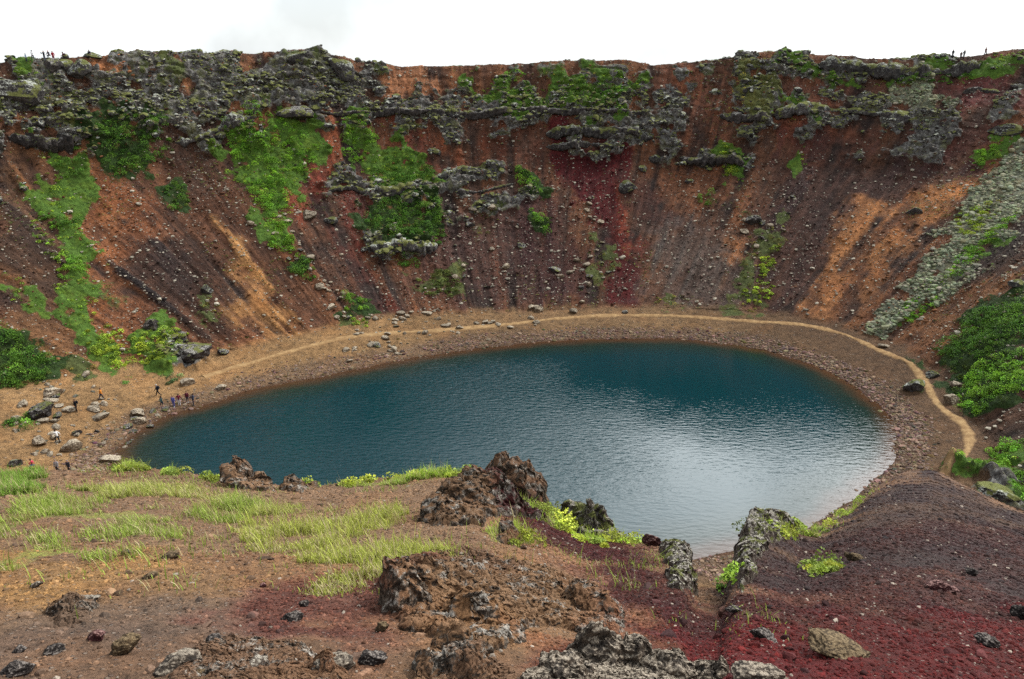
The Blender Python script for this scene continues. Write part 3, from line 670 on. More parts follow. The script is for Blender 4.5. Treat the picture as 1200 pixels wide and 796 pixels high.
_n = [100]
def sd():
    _n[0] += 1; return _n[0]
FAR_ROCKS = [  # label, material, px, foot py, w, h
 ('long grey lichen slab at the left end of the crater rim', R_LAVA, 18,122,70,40, dict(planes=14, tilt=8)),
 ('wedge of grey lava leaning on the long slab at the left rim', R_LAVA, 42,118,26,28, {}),
 ('dark squared boulder under the seated person on the rim', R_DARK, 63,86,24,22, {}),
 ('pale grey block beside the dark squared rim boulder', R_LAVA, 80,82,24,20, {}),
 ('broad grey block at the right of the rim boulder cluster', R_LAVA, 97,92,32,26, {}),
 ('low rounded rock under the lone person on the rim', R_LAVA, 112,70,24,10, {}),
 ('jagged lava knob on the highest hump of the left rim', R_LAVA, 348,74,40,20, {}),
 ('steep lava crag falling right from the rim hump', R_LAVA, 402,96,46,36, dict(tilt=25)),
 ('overhanging dark lava block above the rust gully', R_DARK, 350,142,52,24, {}),
 ('dark lava outcrop in green scrub above the left beach', R_DARK, 226,426,56,30, dict(planes=16, rough=.2)),
 ('dark boulder alone on the brown slope above the left beach', R_DARK, 179,386,22,16, {}),
 ('small dark boulder at the right of the scrub outcrop', R_DARK, 262,416,14,10, {}),
 ('pale driftwood-like slab lying at the left waterline', R_PALE, 131,541,32,12, dict(tilt=14)),
 ('large tan boulder over the left waterline', R_PALE, 160,488,30,16, {}),
 ('rounded tan boulder just below the large tan one at the water', R_PALE, 164,497,22,10, {}),
 ('flat tan slab between the orange hiker and the water', R_PALE, 118,492,30,12, dict(tilt=-8)),
 ('pale boulder before the hiker in the white top', R_PALE, 48,522,26,15, {}),
 ('brown boulder at the feet of the hiker in the white top', R_PALE, 84,528,32,18, {}),
 ('mossy cairn-like heap at the left edge of the beach', R_LAVA, 18,546,24,14, {}),
 ('dark cleft lava mass beside the hiker in black', R_DARK, 48,490,46,26, dict(planes=16, rough=.22)),
 ('tan ledge rock behind the hiker in black', R_PALE, 62,464,42,14, {}),
 ('flat tan rock under the blue green shrub by the path', R_PALE, 218,452,30,10, {}),
 ('flat tan rock beside the path left of the lake', R_PALE, 259,457,22,9, {}),
 ('large grey boulder on the right shore inside the path', R_LAVA, 1071,459,28,20, {}),
 ('tan boulder right of the path, lower of a pair', R_PALE, 1112,473,22,15, {}),
 ('tan boulder right of the path, upper of a pair', R_PALE, 1119,457,17,13, {}),
 ('grey boulder where the path turns down the right shore', R_LAVA, 1092,443,16,11, {}),
 ('pale flat stone beside the bend of the path', R_PALE, 1035,407,13,6, {}),
 ('squarish pale boulder beside the path under the red scree', R_PALE, 632,366,12,10, {}),
 ('pale block at the foot of the red scree', R_PALE, 672,367,11,8, {}),
 ('small dark boulder at the foot of the red streak', R_DARK, 733,367,9,6, {}),
 ('lone grey boulder at the right edge of the deep red scree', R_LAVA, 735,226,22,20, {}),
 ('rounded lichen boulder on the rust slope right of the red scree', R_LAVA, 768,190,17,15, {}),
 ('mossy boulder below the lichen one on the rust slope', R_LAVA, 753,200,17,11, {}),
 ('pale lens-shaped rock on the rust slope', R_LAVA, 808,214,13,7, {}),
 ('brown boulder at the foot of the left gully', R_PALE, 363,256,26,14, {}),
 ('grey boulder under the grey outcrop line', R_LAVA, 388,262,17,12, {}),
 ('dark lichen boulder high on the grey streaked slope', R_DARK, 881,262,22,18, {}),
 ('dark boulder between the two ochre streaks', R_DARK, 1070,252,20,12, {}),
 ('flat pale slab on the rust band below the rim saddle', R_LAVA, 482,152,18,9, dict(tilt=15)),
 ('tilted pale slab in the middle of the rust band', R_LAVA, 508,180,20,8, dict(tilt=20)),
 ('grey boulder at the right edge over the green scrub', R_LAVA, 1192,337,20,15, {}),
 ('grey block on the purple scree left of the red scree', R_LAVA, 610,290,13,9, {}),
 ('dark slab low on the purple scree', R_DARK, 650,318,17,8, {}),
 ('grey lichen crag behind the dark cinder hill', R_LAVA, 1166,592,58,30, dict(planes=16, rough=.22)),
 ('pale lichen patch of rock on the scree below the left shrubs', R_LAVA, 242,345,16,14, {}),
 ('pale outcrop on the slope over the right lichen field', R_LAVA, 1176,160,40,18, {}),
]
for lab, mt, px, py, w, h, kw in FAR_ROCKS:
    kw = dict(kw); kw.setdefault('planes', 10)
    rock('boulder', lab, 'boulder', mt, [(px, py, w, h, dict(seed=sd(), sub=4, sink=.3, **kw))])

# jagged ledges of lava that run across the wall
def ledge(label, pts, thick, seed, mat=R_LAVA):
    P = catmull([(x, y) for x, y in pts], 8); seg = []
    W3 = np.array([place(x, y) for x, y in P]); s = mpp(W3[len(W3)//2]); T = thick*s
    L = np.concatenate([[0], np.cumsum(np.linalg.norm(np.diff(W3, axis=0), axis=1))]); n = max(int(L[-1]/.28), 12); m = 22
    u = np.linspace(0, L[-1], n); C = np.stack([np.interp(u, L, W3[:, i]) for i in range(3)], -1)
    C = C+0; C[:, 2] = np.convolve(np.pad(C[:, 2], 6, mode='edge'), np.ones(13)/13, 'valid')
    inw = np.stack([CEN[0]-C[:, 0], CEN[1]-C[:, 1]], -1); inw /= np.linalg.norm(inw, axis=1)[:, None]
    a = np.linspace(0, 2*math.pi, m, endpoint=False)
    ca = np.sign(np.cos(a))*np.abs(np.cos(a))**.5; sa = np.sign(np.sin(a))*np.abs(np.sin(a))**.6
    ends = np.clip(np.minimum(u, L[-1]-u)/(T*1.2), .12, 1)
    cid = cells2(u/(T*1.3), u*0+seed, seed)[2]
    gate = .35+.9*sstep(-.35, .25, fbm(u*.22, u*0, seed, 3, seed))
    sz = T*(.65+.6*cid)*ends*gate
    out = C[:, None, :]+np.concatenate([inw[:, None, :]*(sz[:, None]*.75*ca[None])[:, :, None], ((sz*.62)[:, None]*sa[None])[:, :, None]], -1)
    q = out.reshape(-1, 3); b1 = cells2((q[:,0]+q[:,1]*.4)/(T*.8), q[:,2]/(T*.8), seed+3)
    nz = (.34*(1-b1[0]*1.2)+.3*fbm(q[:,0]/T*1.3, q[:,1]/T*1.3, q[:,2]/T*1.3, 4, seed+1))*T
    dirv = (out-C[:, None, :]); dirv /= np.linalg.norm(dirv, axis=2, keepdims=True)+1e-6
    q = q+dirv.reshape(-1, 3)*nz[:, None]
    idx = np.arange(n*m).reshape(n, m); F = np.stack([idx[:-1], np.roll(idx, -1, 1)[:-1], np.roll(idx, -1, 1)[1:], idx[1:]], -1).reshape(-1, 4)
    org = C[n//2]
    o = mesh_np('rock_ledge', q-org, F, mat, smooth=False); o.location = org
    tag(o, label, 'rock ledge')
LEDGES = [
 ('long thin lava ledge with a dark overhang crossing below the green rim meadow', [(375,134),(430,136),(500,136),(560,137),(612,133),(690,134),(762,136)], 7, R_DARK),
 ('pale lichen ledge right above the top of the deep red scree', [(640,158),(680,156),(712,158),(766,162)], 9, R_LAVA),
 ('short arched ledge across the deep red scree', [(640,173),(668,174),(690,170),(715,176)], 7, R_DARK),
 ('thick grey ledge under the middle shrub slope', [(385,226),(412,222),(432,228),(470,228),(506,216)], 14, R_LAVA),
 ('grey ledge rising right from the middle shrub slope', [(506,212),(530,204),(562,198),(580,196)], 9, R_LAVA),
 ('thin dark ledge below the rising grey one', [(534,230),(570,224),(602,216)], 6, R_DARK),
 ('dark broken ledge on the rust slope right of the red scree', [(795,184),(815,193),(845,190),(872,197)], 9, R_DARK),
 ('lichen ledge band under the rust saddle at the right', [(905,136),(950,131),(1000,133),(1040,138),(1068,142)], 11, R_LAVA),
 ('short dark ledge under the mossy knoll', [(842,136),(870,140),(902,142)], 9, R_DARK),
 ('fractured grey cliff under the dark green scrub', [(432,296),(462,294),(490,296),(512,290)], 13, R_LAVA),
 ('cliff band of grey lava along the right rim', [(950,78),(1000,82),(1040,88),(1080,88),(1115,84),(1150,78)], 15, R_LAVA),
 ('thin ledge in the maroon slope at the right', [(1128,110),(1150,108),(1172,109)], 5, R_DARK),
 ('grey crag line behind the seated hikers high on the left', [(8,160),(30,168),(60,172),(86,168)], 16, R_DARK),
 ('lava step over the top of the left shrub slope', [(205,168),(232,166),(262,150),(300,138)], 10, R_LAVA),
 ('small ledge of dark blocks in the purple slope at the right', [(700,152),(735,158),(766,160)], 6, R_DARK),
]
for i, (lab, pts, th_, mt) in enumerate(LEDGES): ledge(lab, pts, th_*.72, 300+i*7, mt)

# rubble, scree and gravel: heaps nobody could count
def scatter(name, P, size, variants, mat, cols=None, flat=.75, smooth=False, seed=1, attr='tint'):
    rg = np.random.default_rng(seed); n = len(P); VV = []; FF = []; CC = []; off = 0
    which = rg.integers(0, len(variants), n)
    ang = rg.uniform(0, 2*math.pi, (n, 3))
    for k, (bv, bf) in enumerate(variants):
        ii = np.nonzero(which == k)[0]
        if len(ii) == 0: continue
        a, b, c = ang[ii, 0], ang[ii, 1]*.12, ang[ii, 2]
        ca, sa, cb, sb, cc, sc = np.cos(a), np.sin(a), np.cos(b-.37), np.sin(b-.37), np.cos(c), np.sin(c)
        Rz = np.zeros((len(ii), 3, 3)); Rz[:,0,0]=ca; Rz[:,0,1]=-sa; Rz[:,1,0]=sa; Rz[:,1,1]=ca; Rz[:,2,2]=1
        Rx = np.zeros((len(ii), 3, 3)); Rx[:,0,0]=1; Rx[:,1,1]=cb; Rx[:,1,2]=-sb; Rx[:,2,1]=sb; Rx[:,2,2]=cb
        M = Rz@Rx
        sc3 = size[ii][:, None]*np.stack([rg.uniform(.8,1.3,len(ii)), rg.uniform(.7,1.0,len(ii)), rg.uniform(.6,1.0,len(ii))*flat], -1)
        v = np.einsum('nij,nkj->nki', M, bv[None]*sc3[:, None, :])+P[ii][:, None, :]
        VV.append(v.reshape(-1, 3)); FF.append((bf[None]+(np.arange(len(ii))*len(bv))[:, None, None]+off).reshape(-1, 3)); off += len(ii)*len(bv)
        if cols is not None: CC.append(np.repeat(cols[ii], len(bv), 0))
    return mesh_np(name, np.concatenate(VV), np.concatenate(FF), mat, {attr: np.concatenate(CC)} if cols is not None else None, smooth=smooth)
V1 = [chisel(500+i, 1, 5, .12) for i in range(8)]; V2 = [chisel(520+i, 2, 8, .14) for i in range(8)]
V0 = [(chisel(540+i, 1, 4, .1)) for i in range(6)]
m = NT('tinted_stone'); co = m.coord(); t_ = m.attr('tint')
M_TINT = m.done(m.mix(1.0, t_, m.grey(m.rng(m.noise(co, 5, 5, .7), .3, .7, .6, 1.4, False)), 'MULTIPLY'), .95, None, .15)
m = NT('tinted_pebble'); co = m.coord(); t_ = m.attr('tint')
M_PEB = m.done(m.mix(1.0, t_, m.grey(m.rng(m.noise(co, 60, 4, .7), .3, .7, .55, 1.45, False)), 'MULTIPLY'), .95, m.bump(m.noise(co, 90, 3, .7), .6, .006), .15)

dcol = np.nonzero(np.abs(ths) < math.radians(38))[0]
def pick_ground(r0, r1, weight, n, seed):
    rg = np.random.default_rng(seed); sub = np.s_[r0:r1, dcol[0]:dcol[-1]]
    area = R[sub]*np.gradient(R, axis=0)[sub]
    w = (weight[sub]*area).ravel(); cw = np.cumsum(w); k = np.searchsorted(cw, rg.uniform(0, cw[-1], n)); k = np.minimum(k, len(w)-1)
    return V[sub].reshape(-1, 3)[k]+rg.normal(size=(n, 3))*np.array([.15, .15, 0]), SOIL[sub].reshape(-1, 3)[k], rg
P, C, rg = pick_ground(rowC, rowD, sstep(.35, .8, ROCK)*(1-.5*GREEN)*sstep(-.35, .25, fbm(X*.25, Y*.25, Z*.25, 3, 88)), 6500, 31)
sz = np.exp(rg.normal(-1.12, .5, len(P))); sz = np.clip(sz, .12, 1.1)
o = scatter('lava_rubble', P-np.array([0,0,.05]), sz, V2, R_RUB, flat=.8, seed=41); tag(o, kind='stuff')
P, C, rg = pick_ground(rowC, rowD, (SPECK**1.5+.25)*(1-.7*GREEN), 42000, 32)
sz = np.clip(np.exp(rg.normal(-2.1, .5, len(P))), .05, .5); pale = rg.uniform(size=(len(P), 1))
C = np.where(pale > .6, lin(182,172,152)*rg.uniform(.6, 1.15, (len(P), 1)), C*rg.uniform(.35, 1.4, (len(P), 1)))
o = scatter('scree', P, sz, V1, M_TINT, C, seed=42); tag(o, kind='stuff')
lw = (GCOL[..., 2] > .085)*sstep(.2, .8, GREEN)*sstep(-.5, .2, fbm(X*.3, Y*.3, 1, 3, 99))
P, C, rg = pick_ground(rowC, rowD, lw, 5200, 36)
sz = np.clip(np.exp(rg.normal(-1.3, .4, len(P))), .1, .8); C = lin(146,148,118)*rg.uniform(.35, 1.35, (len(P), 1))*(1+rg.uniform(-.12, .12, (len(P), 3)))
o = scatter('moss_cushions', P, sz, V1, M_TINT, C.astype(np.float32), flat=.8, seed=46); tag(o, kind='stuff')
dlake = -lake_sd(X, Y)
shorew = np.exp(-((dlake-2.2)/1.9)**2)*(1+1.6*sstep(20, 45, X))*(.4+sstep(-.2, .4, fbm(X*.1, Y*.1, 3, 3, 77)))*(dlake > -.4)
shorew = shorew+.5*sstep(25, 45, X)*(dlake > 0)*(1-sstep(3, 5, dlake))
P, C, rg = pick_ground(rowB+20, rowC+6, shorew, 11000, 33)
sz = np.clip(np.exp(rg.normal(-1.95, .45, len(P))), .06, .5)
C = lin(132,108,90)*rg.uniform(.35, 1.45, (len(P), 1))*np.array([1,1,1])+rg.normal(size=(len(P),3))*.01
o = scatter('shore_cobbles', P, sz, V1, M_TINT, np.clip(C, .01, 1), seed=43); tag(o, kind='stuff')

# single stones lying on the shelf between the water and the wall
PALE_V = [mesh_np('shelf_stone', *chisel(600+i, 3, 10, .13), R_PALE, smooth=False, link=False).data for i in range(6)]
DARK_V = [mesh_np('shelf_stone', *chisel(620+i, 3, 10, .16), R_DARK, smooth=False, link=False).data for i in range(4)]
def field(poly, n, lo, hi, label, group, seed, darks=.15):
    rg = random.Random(seed); xs = [p[0] for p in poly]; ys = [p[1] for p in poly]; PP = np.array(poly, float); k = 0
    while k < n:
        px, py = rg.uniform(min(xs), max(xs)), rg.uniform(min(ys), max(ys))
        if poly_sd(np.array([px]), np.array([py]), PP)[0] < 0: continue
        k += 1; p = place(px, py); s = mpp(p)*(lo+(hi-lo)*rg.random()**2.2)/2
        dk = rg.random() < darks
        o = bpy.data.objects.new('shelf_stone', rg.choice(DARK_V if dk else PALE_V)); COL.objects.link(o)
        o.location = p+np.array([0, 0, s*.12]); o.rotation_euler = (rg.uniform(-.3, .3), rg.uniform(-.3, .3), rg.uniform(0, 6.28))
        o.scale = (s*rg.uniform(1, 1.5), s*rg.uniform(.8, 1.1), s*rg.uniform(.5, .85))
        tag(o, label, 'stone', group)
field([(385,395),(400,372),(520,362),(620,372),(640,380),(520,392),(420,412)], 76, 2.5, 11, 'pale angular stone in the litter between the far path and the wall', 'pale stones littering the far shelf', 3)
field([(400,408),(470,398),(480,420),(410,430)], 18, 3, 12, 'pale stone in the pile at the far left waterline', 'pale stones piled at the far left waterline', 4)
field([(30,450),(100,440),(140,470),(100,535),(30,535),(5,500)], 82, 3.5, 14, 'tan rock in the broken ground round the hikers on the left beach', 'rocks on the left beach', 5, .35)
field([(110,500),(200,475),(170,512),(125,540)], 20, 4, 11, 'dark wet cobble at the left end of the waterline', 'cobbles at the left waterline', 6, .6)
field([(370,330),(390,320),(420,380),(390,390)], 14, 4, 11, 'pale stone at the foot of the dark brown streak', 'stones below the dark brown streak', 8)
field([(640,300),(715,300),(712,365),(610,365)], 24, 4, 10, 'pale stone on the scree left of the red streak', 'pale stones left of the red streak', 9)
field([(675,230),(700,228),(712,290),(690,300)], 10, 4, 10, 'pale stone rolled down the deep red scree', 'pale stones on the red scree', 10)
field([(290,260),(400,230),(420,300),(360,330)], 20, 4, 12, 'pale stone among the shrubs on the left slope', 'pale stones among the left shrubs', 12)
field([(520,250),(610,230),(610,340),(520,350)], 22, 4, 12, 'grey stone on the purple slope in the middle', 'grey stones on the middle slope', 13, .4)
field([(880,240),(930,230),(900,340),(840,300)], 16, 4, 11, 'grey lichen stone on the streaked slope right of centre', 'grey stones right of centre', 14, .5)

# footpath trodden round the lake
def strip(pts, width, name, mat):
    P = catmull(pts, 10); W3 = np.array([place(x, y) for x, y in P]); D = np.gradient(W3[:, :2], axis=0); D /= np.linalg.norm(D, axis=1)[:, None]+1e-9
    Nn = np.stack([-D[:, 1], D[:, 0]], -1); L = np.concatenate([[0], np.cumsum(np.linalg.norm(np.diff(W3, axis=0), axis=1))])
    u = np.arange(0, L[-1], .35); m_ = 7
    cx = np.interp(u, L, W3[:, 0]); cy = np.interp(u, L, W3[:, 1]); nx = np.interp(u, L, Nn[:, 0]); ny = np.interp(u, L, Nn[:, 1])
    cx = np.convolve(np.pad(cx, 4, mode='edge'), np.ones(9)/9, 'valid'); cy = np.convolve(np.pad(cy, 4, mode='edge'), np.ones(9)/9, 'valid')
    wd = width*(1+.7*fbm(u*.35, u*0, 1, 4, 3)); q = np.linspace(-1, 1, m_)
    xx = cx[:, None]+nx[:, None]*wd[:, None]*q*.5+.1*fbm(cx[:, None]*2+q*3, cy[:, None]*2, 0, 3, 9); yy = cy[:, None]+ny[:, None]*wd[:, None]*q*.5
    pos, lo_, c_ = surf_xy(xx.ravel(), yy.ravel()); sl_ = SOIL[lo_, c_]; ed_ = np.tile(1-np.abs(q)**1.5, len(u)); pos = pos.reshape(len(u), m_, 3)
    pos[..., 2] += .10-.17*np.abs(q)**3
    idx = np.arange(len(u)*m_).reshape(len(u), m_); F = np.stack([idx[:-1, :-1], idx[1:, :-1], idx[1:, 1:], idx[:-1, 1:]], -1).reshape(-1, 4)
    o = mesh_np(name, pos.reshape(-1, 3), F, mat, {'soil': sl_, 'worn': ed_}); tag(o, kind='structure')
m = NT('trodden_earth'); co = m.coord()
M_PATH = m.done(m.mix(m.rng(m.math('ADD', m.attr('worn', True), m.math('MULTIPLY', m.math('SUBTRACT', m.noise(co, 1.5, 6, .7), .5), 1.5)), .2, .8), m.attr('soil'), m.mix(m.rng(m.noise(co, 1.2, 8, .7), .3, .7), lin(140,106,68), lin(184,150,102))), .95, m.bump(m.noise(co, 4, 6, .7), .6, .05), .15)
strip([(236,443),(270,432),(300,424),(340,412),(400,397),(450,391),(520,387),(600,380),(650,374),(720,370),(800,371),(880,377),(940,381),(985,391),(1008,400),(1030,411),(1060,423),(1076,437),(1086,452),(1094,467),(1108,483),(1126,495),(1136,513),(1131,533),(1113,552),(1090,575)], 1.5, 'footpath', M_PATH)
# ------------------------------------------------------------------ leaves and grass
def leaf_mat(name, rough=.6, trans=.25):
    m = NT(name); t_ = m.attr('tint')
    m.done(t_, rough, None, .15)
    tr = m.n('ShaderNodeBsdfTranslucent'); m.l(t_, tr.inputs[0]); mx = m.n('ShaderNodeMixShader'); mx.inputs[0].default_value = trans
    m.l(m.bsdf.outputs[0], mx.inputs[1]); m.l(tr.outputs[0], mx.inputs[2]); m.l(mx.outputs[0], m.out.inputs[0]); return m.m
M_LEAF = leaf_mat('leaves'); M_BLADE = leaf_mat('grass_blades')
m = NT('twigs'); M_TWIG = m.done((.05, .035, .025), .9)
def leaves(P, size, col, rg, up=.5):
    n = len(P); nr = rg.normal(size=(n, 3)); nr[:, 2] = np.abs(nr[:, 2])+up; nr /= np.linalg.norm(nr, axis=1)[:, None]
    a = np.cross(nr, rg.normal(size=(n, 3))); a /= np.linalg.norm(a, axis=1)[:, None]; b = np.cross(nr, a)
    s = size[:, None]; q = np.stack([P-a*s*.7, P-b*s*.42+nr*s*.12, P+a*s*.7, P+b*s*.42+nr*s*.12], 1)
    return q.reshape(-1, 3), np.arange(4*n).reshape(n, 4), np.repeat(col, 4, 0)
FRAY = dict(far=2.6, near=.16)
def poly_points(poly, dom, n, rg):
    Pw = np.array([at(x, y, dom) for x, y in poly]); lo, hi = Pw.min(0), Pw.max(0); out = []; fr = min(FRAY[dom], .32*math.sqrt(poly_area(Pw)))
    tot = 0
    while tot < n:
        q = rg.uniform(lo, hi, (n*3, 2)); q = q[poly_sd(q[:, 0], q[:, 1], Pw)+fr*fbm(q[:, 0]/fr*.7, q[:, 1]/fr*.7, 0, 4, 301) > 0]; out.append(q); tot += len(q)
    return np.concatenate(out)[:n], Pw
def poly_area(Pw):
    x, y = Pw[:, 0], Pw[:, 1]; return abs(np.sum(x*np.roll(y, -1)-y*np.roll(x, -1)))/2
def clumps(poly, rad, height, dens, leaf, col, seed, per=70, dom='far', gaps=.25):
    """Leaf clumps on domes over a patch of ground; returns the mesh arrays."""
    rg = np.random.default_rng(seed); _, Pw = poly_points(poly, dom, 1, rg); A = poly_area(Pw); n = max(int(A*dens), 3)
    c, _ = poly_points(poly, dom, n, rg)
    keep = fbm(c[:, 0]*.35, c[:, 1]*.35, 0, 3, seed) > -.9+gaps*1.6-.35
    if keep.sum() >= 3: c = c[keep]
    base, _, _ = surf_xy(c[:, 0], c[:, 1]); n = len(c)
    rr = rad*np.minimum(np.exp(rg.normal(-.1, .38, n)), 1.55); hh = height*rr/rad*rg.uniform(.6, 1.3, n)
    ii = np.repeat(np.arange(n), per); u = rg.normal(size=(len(ii), 3)); u[:, 2] = np.abs(u[:, 2])*1.1; u /= np.linalg.norm(u, axis=1)[:, None]
    k = rg.uniform(.75, 1.08, len(ii))[:, None]*(1+.25*fbm(u[:, 0]*2+ii, u[:, 1]*2, u[:, 2]*2, 2, seed)[:, None])
    P = base[ii]+u*k*np.stack([rr[ii], rr[ii], hh[ii]], -1); P[:, 2] -= .12*height
    tone = np.exp(rg.normal(0, .3, n))[ii]*rg.uniform(.65, 1.35, len(ii)); yel = rg.uniform(0, 1, n)[ii][:, None]
    cc = col*tone[:, None]*(1+(yel-.3)*np.array([.55, .25, -.1]))
    return leaves(P, leaf*rg.uniform(.6, 1.4, len(P)), cc.astype(np.float32), rg)
def shrub(label, poly, rad=.75, height=.9, dens=.9, col=None, leaf=.17, seed=None, per=90, gaps=.2, cat='shrub', name='shrub'):
    seed = seed or sd(); v, f, c = clumps(poly, rad, height, dens, leaf, lin(74,106,44) if col is None else col, seed, per, 'far', gaps)
    org = v.mean(0); org[2] = v[:, 2].min()
    root = bpy.data.objects.new(name, None); COL.objects.link(root); root.location = org; tag(root, label, cat)
    mesh_np('foliage', v-org, f, M_LEAF, {'tint': c}, smooth=False, parent=root)
    rg = np.random.default_rng(seed); k = rg.integers(0, len(v), min(60, len(v)//40+6)); tv, tf = [], []
    for j, q in enumerate(v[k]-org):        # stems under the leaves
        b = np.zeros(3) if poly_area(np.array([at(*p) for p in poly])) < 25 else q*np.array([.8, .8, 1.0])-np.array([0, 0, .7*height]); d = .03
        tv += [b+[-d,0,0], b+[d,0,0], b+[0,d,0], q]; tf += [[4*j,4*j+1,4*j+3],[4*j+1,4*j+2,4*j+3],[4*j+2,4*j,4*j+3]]
    mesh_np('stems', np.array(tv), np.array(tf), M_TWIG, smooth=False, parent=root)
S1, S2, S3 = lin(92,140,44, 1.3), lin(70,112,42, 1.25), lin(122,150,54, 1.3)
SH = [
 ('broad dark green scrub under the grey lava band on the left', [(108,145),(150,140),(190,140),(203,172),(186,208),(140,212),(106,176)], .8, 1.0, S2),
 ('bright bushy scrub at the top of the left shrub slope', [(262,148),(308,134),(338,140),(370,166),(366,196),(330,206),(280,190)], .8, 1.0, S1),
 ('shrub tongue running down the middle of the left shrub slope', [(290,205),(345,208),(335,236),(342,280),(346,296),(318,290),(304,250)], .8, 1.0, S1),
 ('dark bush at the foot of the left shrub slope', [(338,302),(364,304),(368,328),(346,326)], .8, 1.1, S2),
 ('green scrub under the long thin ledge', [(398,148),(424,144),(442,168),(424,196),(404,184)], .7, .8, S1),
 ('dark scrub resting on the thick grey ledge', [(432,186),(470,182),(504,196),(508,210),(478,218),(436,212)], .8, .9, S2),
 ('wide dark scrub over the fractured cliff', [(424,244),(500,234),(522,254),(512,280),(470,286),(428,272)], .8, 1.1, S2),
 ('small round bush below the fractured cliff', [(468,300),(490,300),(492,314),(470,314)], .7, .9, S2),
 ('bush on the scree between the brown streak and the beach', [(404,347),(424,347),(429,366),(406,366)], .7, 1.0, S1),
 ('bright green bush filling the lower left edge', [(-20,390),(28,392),(60,426),(56,446),(-20,454)], .9, 1.3, S2),
 ('green herbs round the dark outcrop above the left beach', [(155,402),(190,384),(220,394),(186,432),(162,424)], .6, .55, S3),
 ('small dark shrub among the rocks of the left beach', [(12,490),(38,488),(40,504),(14,506)], .7, 1.0, S2),
 ('blue green shrub beside the path above the hikers', [(196,441),(214,440),(216,450),(198,451)], .5, .6, lin(86,116,84)),
 ('shrub high in the green strip on the far left', [(62,185),(95,178),(98,208),(70,214)], .7, .8, S2),
 ('dark shrub in the middle of the far left strip', [(48,252),(90,256),(92,274),(54,272)], .7, .8, S2),
 ('round bush in the lower part of the far left strip', [(62,308),(102,300),(104,320),(70,328)], .7, .9, S1),
 ('shrub at the foot of the far left strip', [(98,395),(140,390),(148,430),(118,434)], .6, .7, S3),
 ('bush at the lower end of the dark scrub on the left', [(193,218),(214,216),(221,244),(202,250)], .7, .8, S2),
 ('shrub on the rim meadow at the centre', [(592,84),(616,82),(622,96),(594,98)], .7, .9, S1),
 ('dark scrub spread on the rim meadow', [(680,100),(722,96),(740,118),(690,122)], .8, .7, S2),
 ('upper of two bushes left of the purple scree', [(606,200),(626,208),(634,232),(610,224)], .7, .9, S1),
 ('lower of two bushes left of the purple scree', [(620,248),(644,260),(642,274),(624,264)], .7, 1.0, S1),
 ('round dark bush alone on the rust slope', [(818,228),(836,228),(838,240),(820,240)], .75, 1.1, S2),
 ('low shrubs at the right side of the lichen field', [(1120,255),(1160,238),(1172,252),(1140,276),(1118,276)], .6, .5, S3),
 ('green bank across the right lichen field', [(1205,244),(1160,288),(1118,330),(1108,322),(1150,276)], .6, .6, S1),
 ('lower green bank at the foot of the lichen field', [(1100,340),(1075,378),(1050,382),(1064,356),(1092,332)], .6, .5, S1),
 ('tall scrub slope above the right shore', [(1210,345),(1152,368),(1104,412),(1120,430),(1160,420),(1210,400)], .9, 1.1, S2),
 ('scrub slope just right of the two tan boulders', [(1128,440),(1205,410),(1210,460),(1142,488),(1124,470)], .9, 1.1, S1),
 ('bright shrub strip right of the path bend', [(1205,522),(1165,526),(1122,550),(1140,552),(1205,540)], .7, .8, S1),
 ('green shrubs at the right edge behind the grey crag', [(1184,566),(1210,568),(1210,598),(1186,588)], .7, .8, S1),
 ('shrub strip under the cliff of the right rim', [(1030,92),(1110,90),(1150,82),(1150,90),(1110,98),(1036,100)], .6, .5, S2),
 ('green patch beside the rust streak at upper right', [(1136,180),(1178,168),(1164,190),(1140,198)], .6, .6, S1),
 ('narrow green strip down the slope right of centre', [(842,166),(860,176),(866,208),(852,212)], .55, .5, S3),
 ('yellow green herbs at the foot of the grey streaked slope', [(870,350),(900,290),(915,290),(900,350),(884,368)], .5, .4, S3),
 ('grey green bushes low on the middle slope', [(486,322),(520,318),(540,330),(530,348),(496,344)], .6, .7, lin(88,108,58)),
 ('yellow green herbs below the small bush over the beach', [(404,370),(424,370),(432,384),(412,382)], .5, .5, S3),
]
for lab, poly, rad, hgt, col in SH: shrub(lab, poly, rad*.9, hgt*.8, 1.5, col*np.array([1.45, 1.3, 1.02], np.float32), leaf=.125, per=130, gaps=.08)
# low growth between the shrubs
VV, FF, CC, n = [], [], [], 0
for i, (poly, col, fe, s) in enumerate(FAR_GREEN):
    if col is LICH: continue
    v, f, c = clumps(poly, .42, .34, .75*s, .13, col*np.array([2.3, 2.0, 1.4], np.float32), 900+i, 44, 'far', .25 if s > .7 else .6)
    VV.append(v); FF.append(f+n); CC.append(c); n += len(v)
P, C_, rg = pick_ground(rowC, rowD, sstep(.05, .4, fbm(X*.09, Y*.09, Z*.09, 4, 171))*(1-GREEN)*(.35+ROCK), 3000, 71)
ii = np.repeat(np.arange(len(P)), 14); u = rg.normal(size=(len(ii), 3)); u[:, 2] = np.abs(u[:, 2])
rr = np.exp(rg.normal(-1.2, .45, len(P)))[ii][:, None]*.6; colr = np.where(rg.uniform(size=(len(P), 1)) < .6, lin(134,140,64), lin(84,112,46))*np.exp(rg.normal(0, .25, (len(P), 1)))
v, f, c = leaves(P[ii]+u*rr*np.array([1, 1, .5]), .11*rg.uniform(.6, 1.4, len(ii)), (colr[ii]*1.2).astype(np.float32), rg); VV.append(v); FF.append(f+n); CC.append(c); n += len(v)
tag(mesh_np('undergrowth', np.concatenate(VV), np.concatenate(FF), M_LEAF, {'tint': np.concatenate(CC)}, smooth=False), kind='stuff')

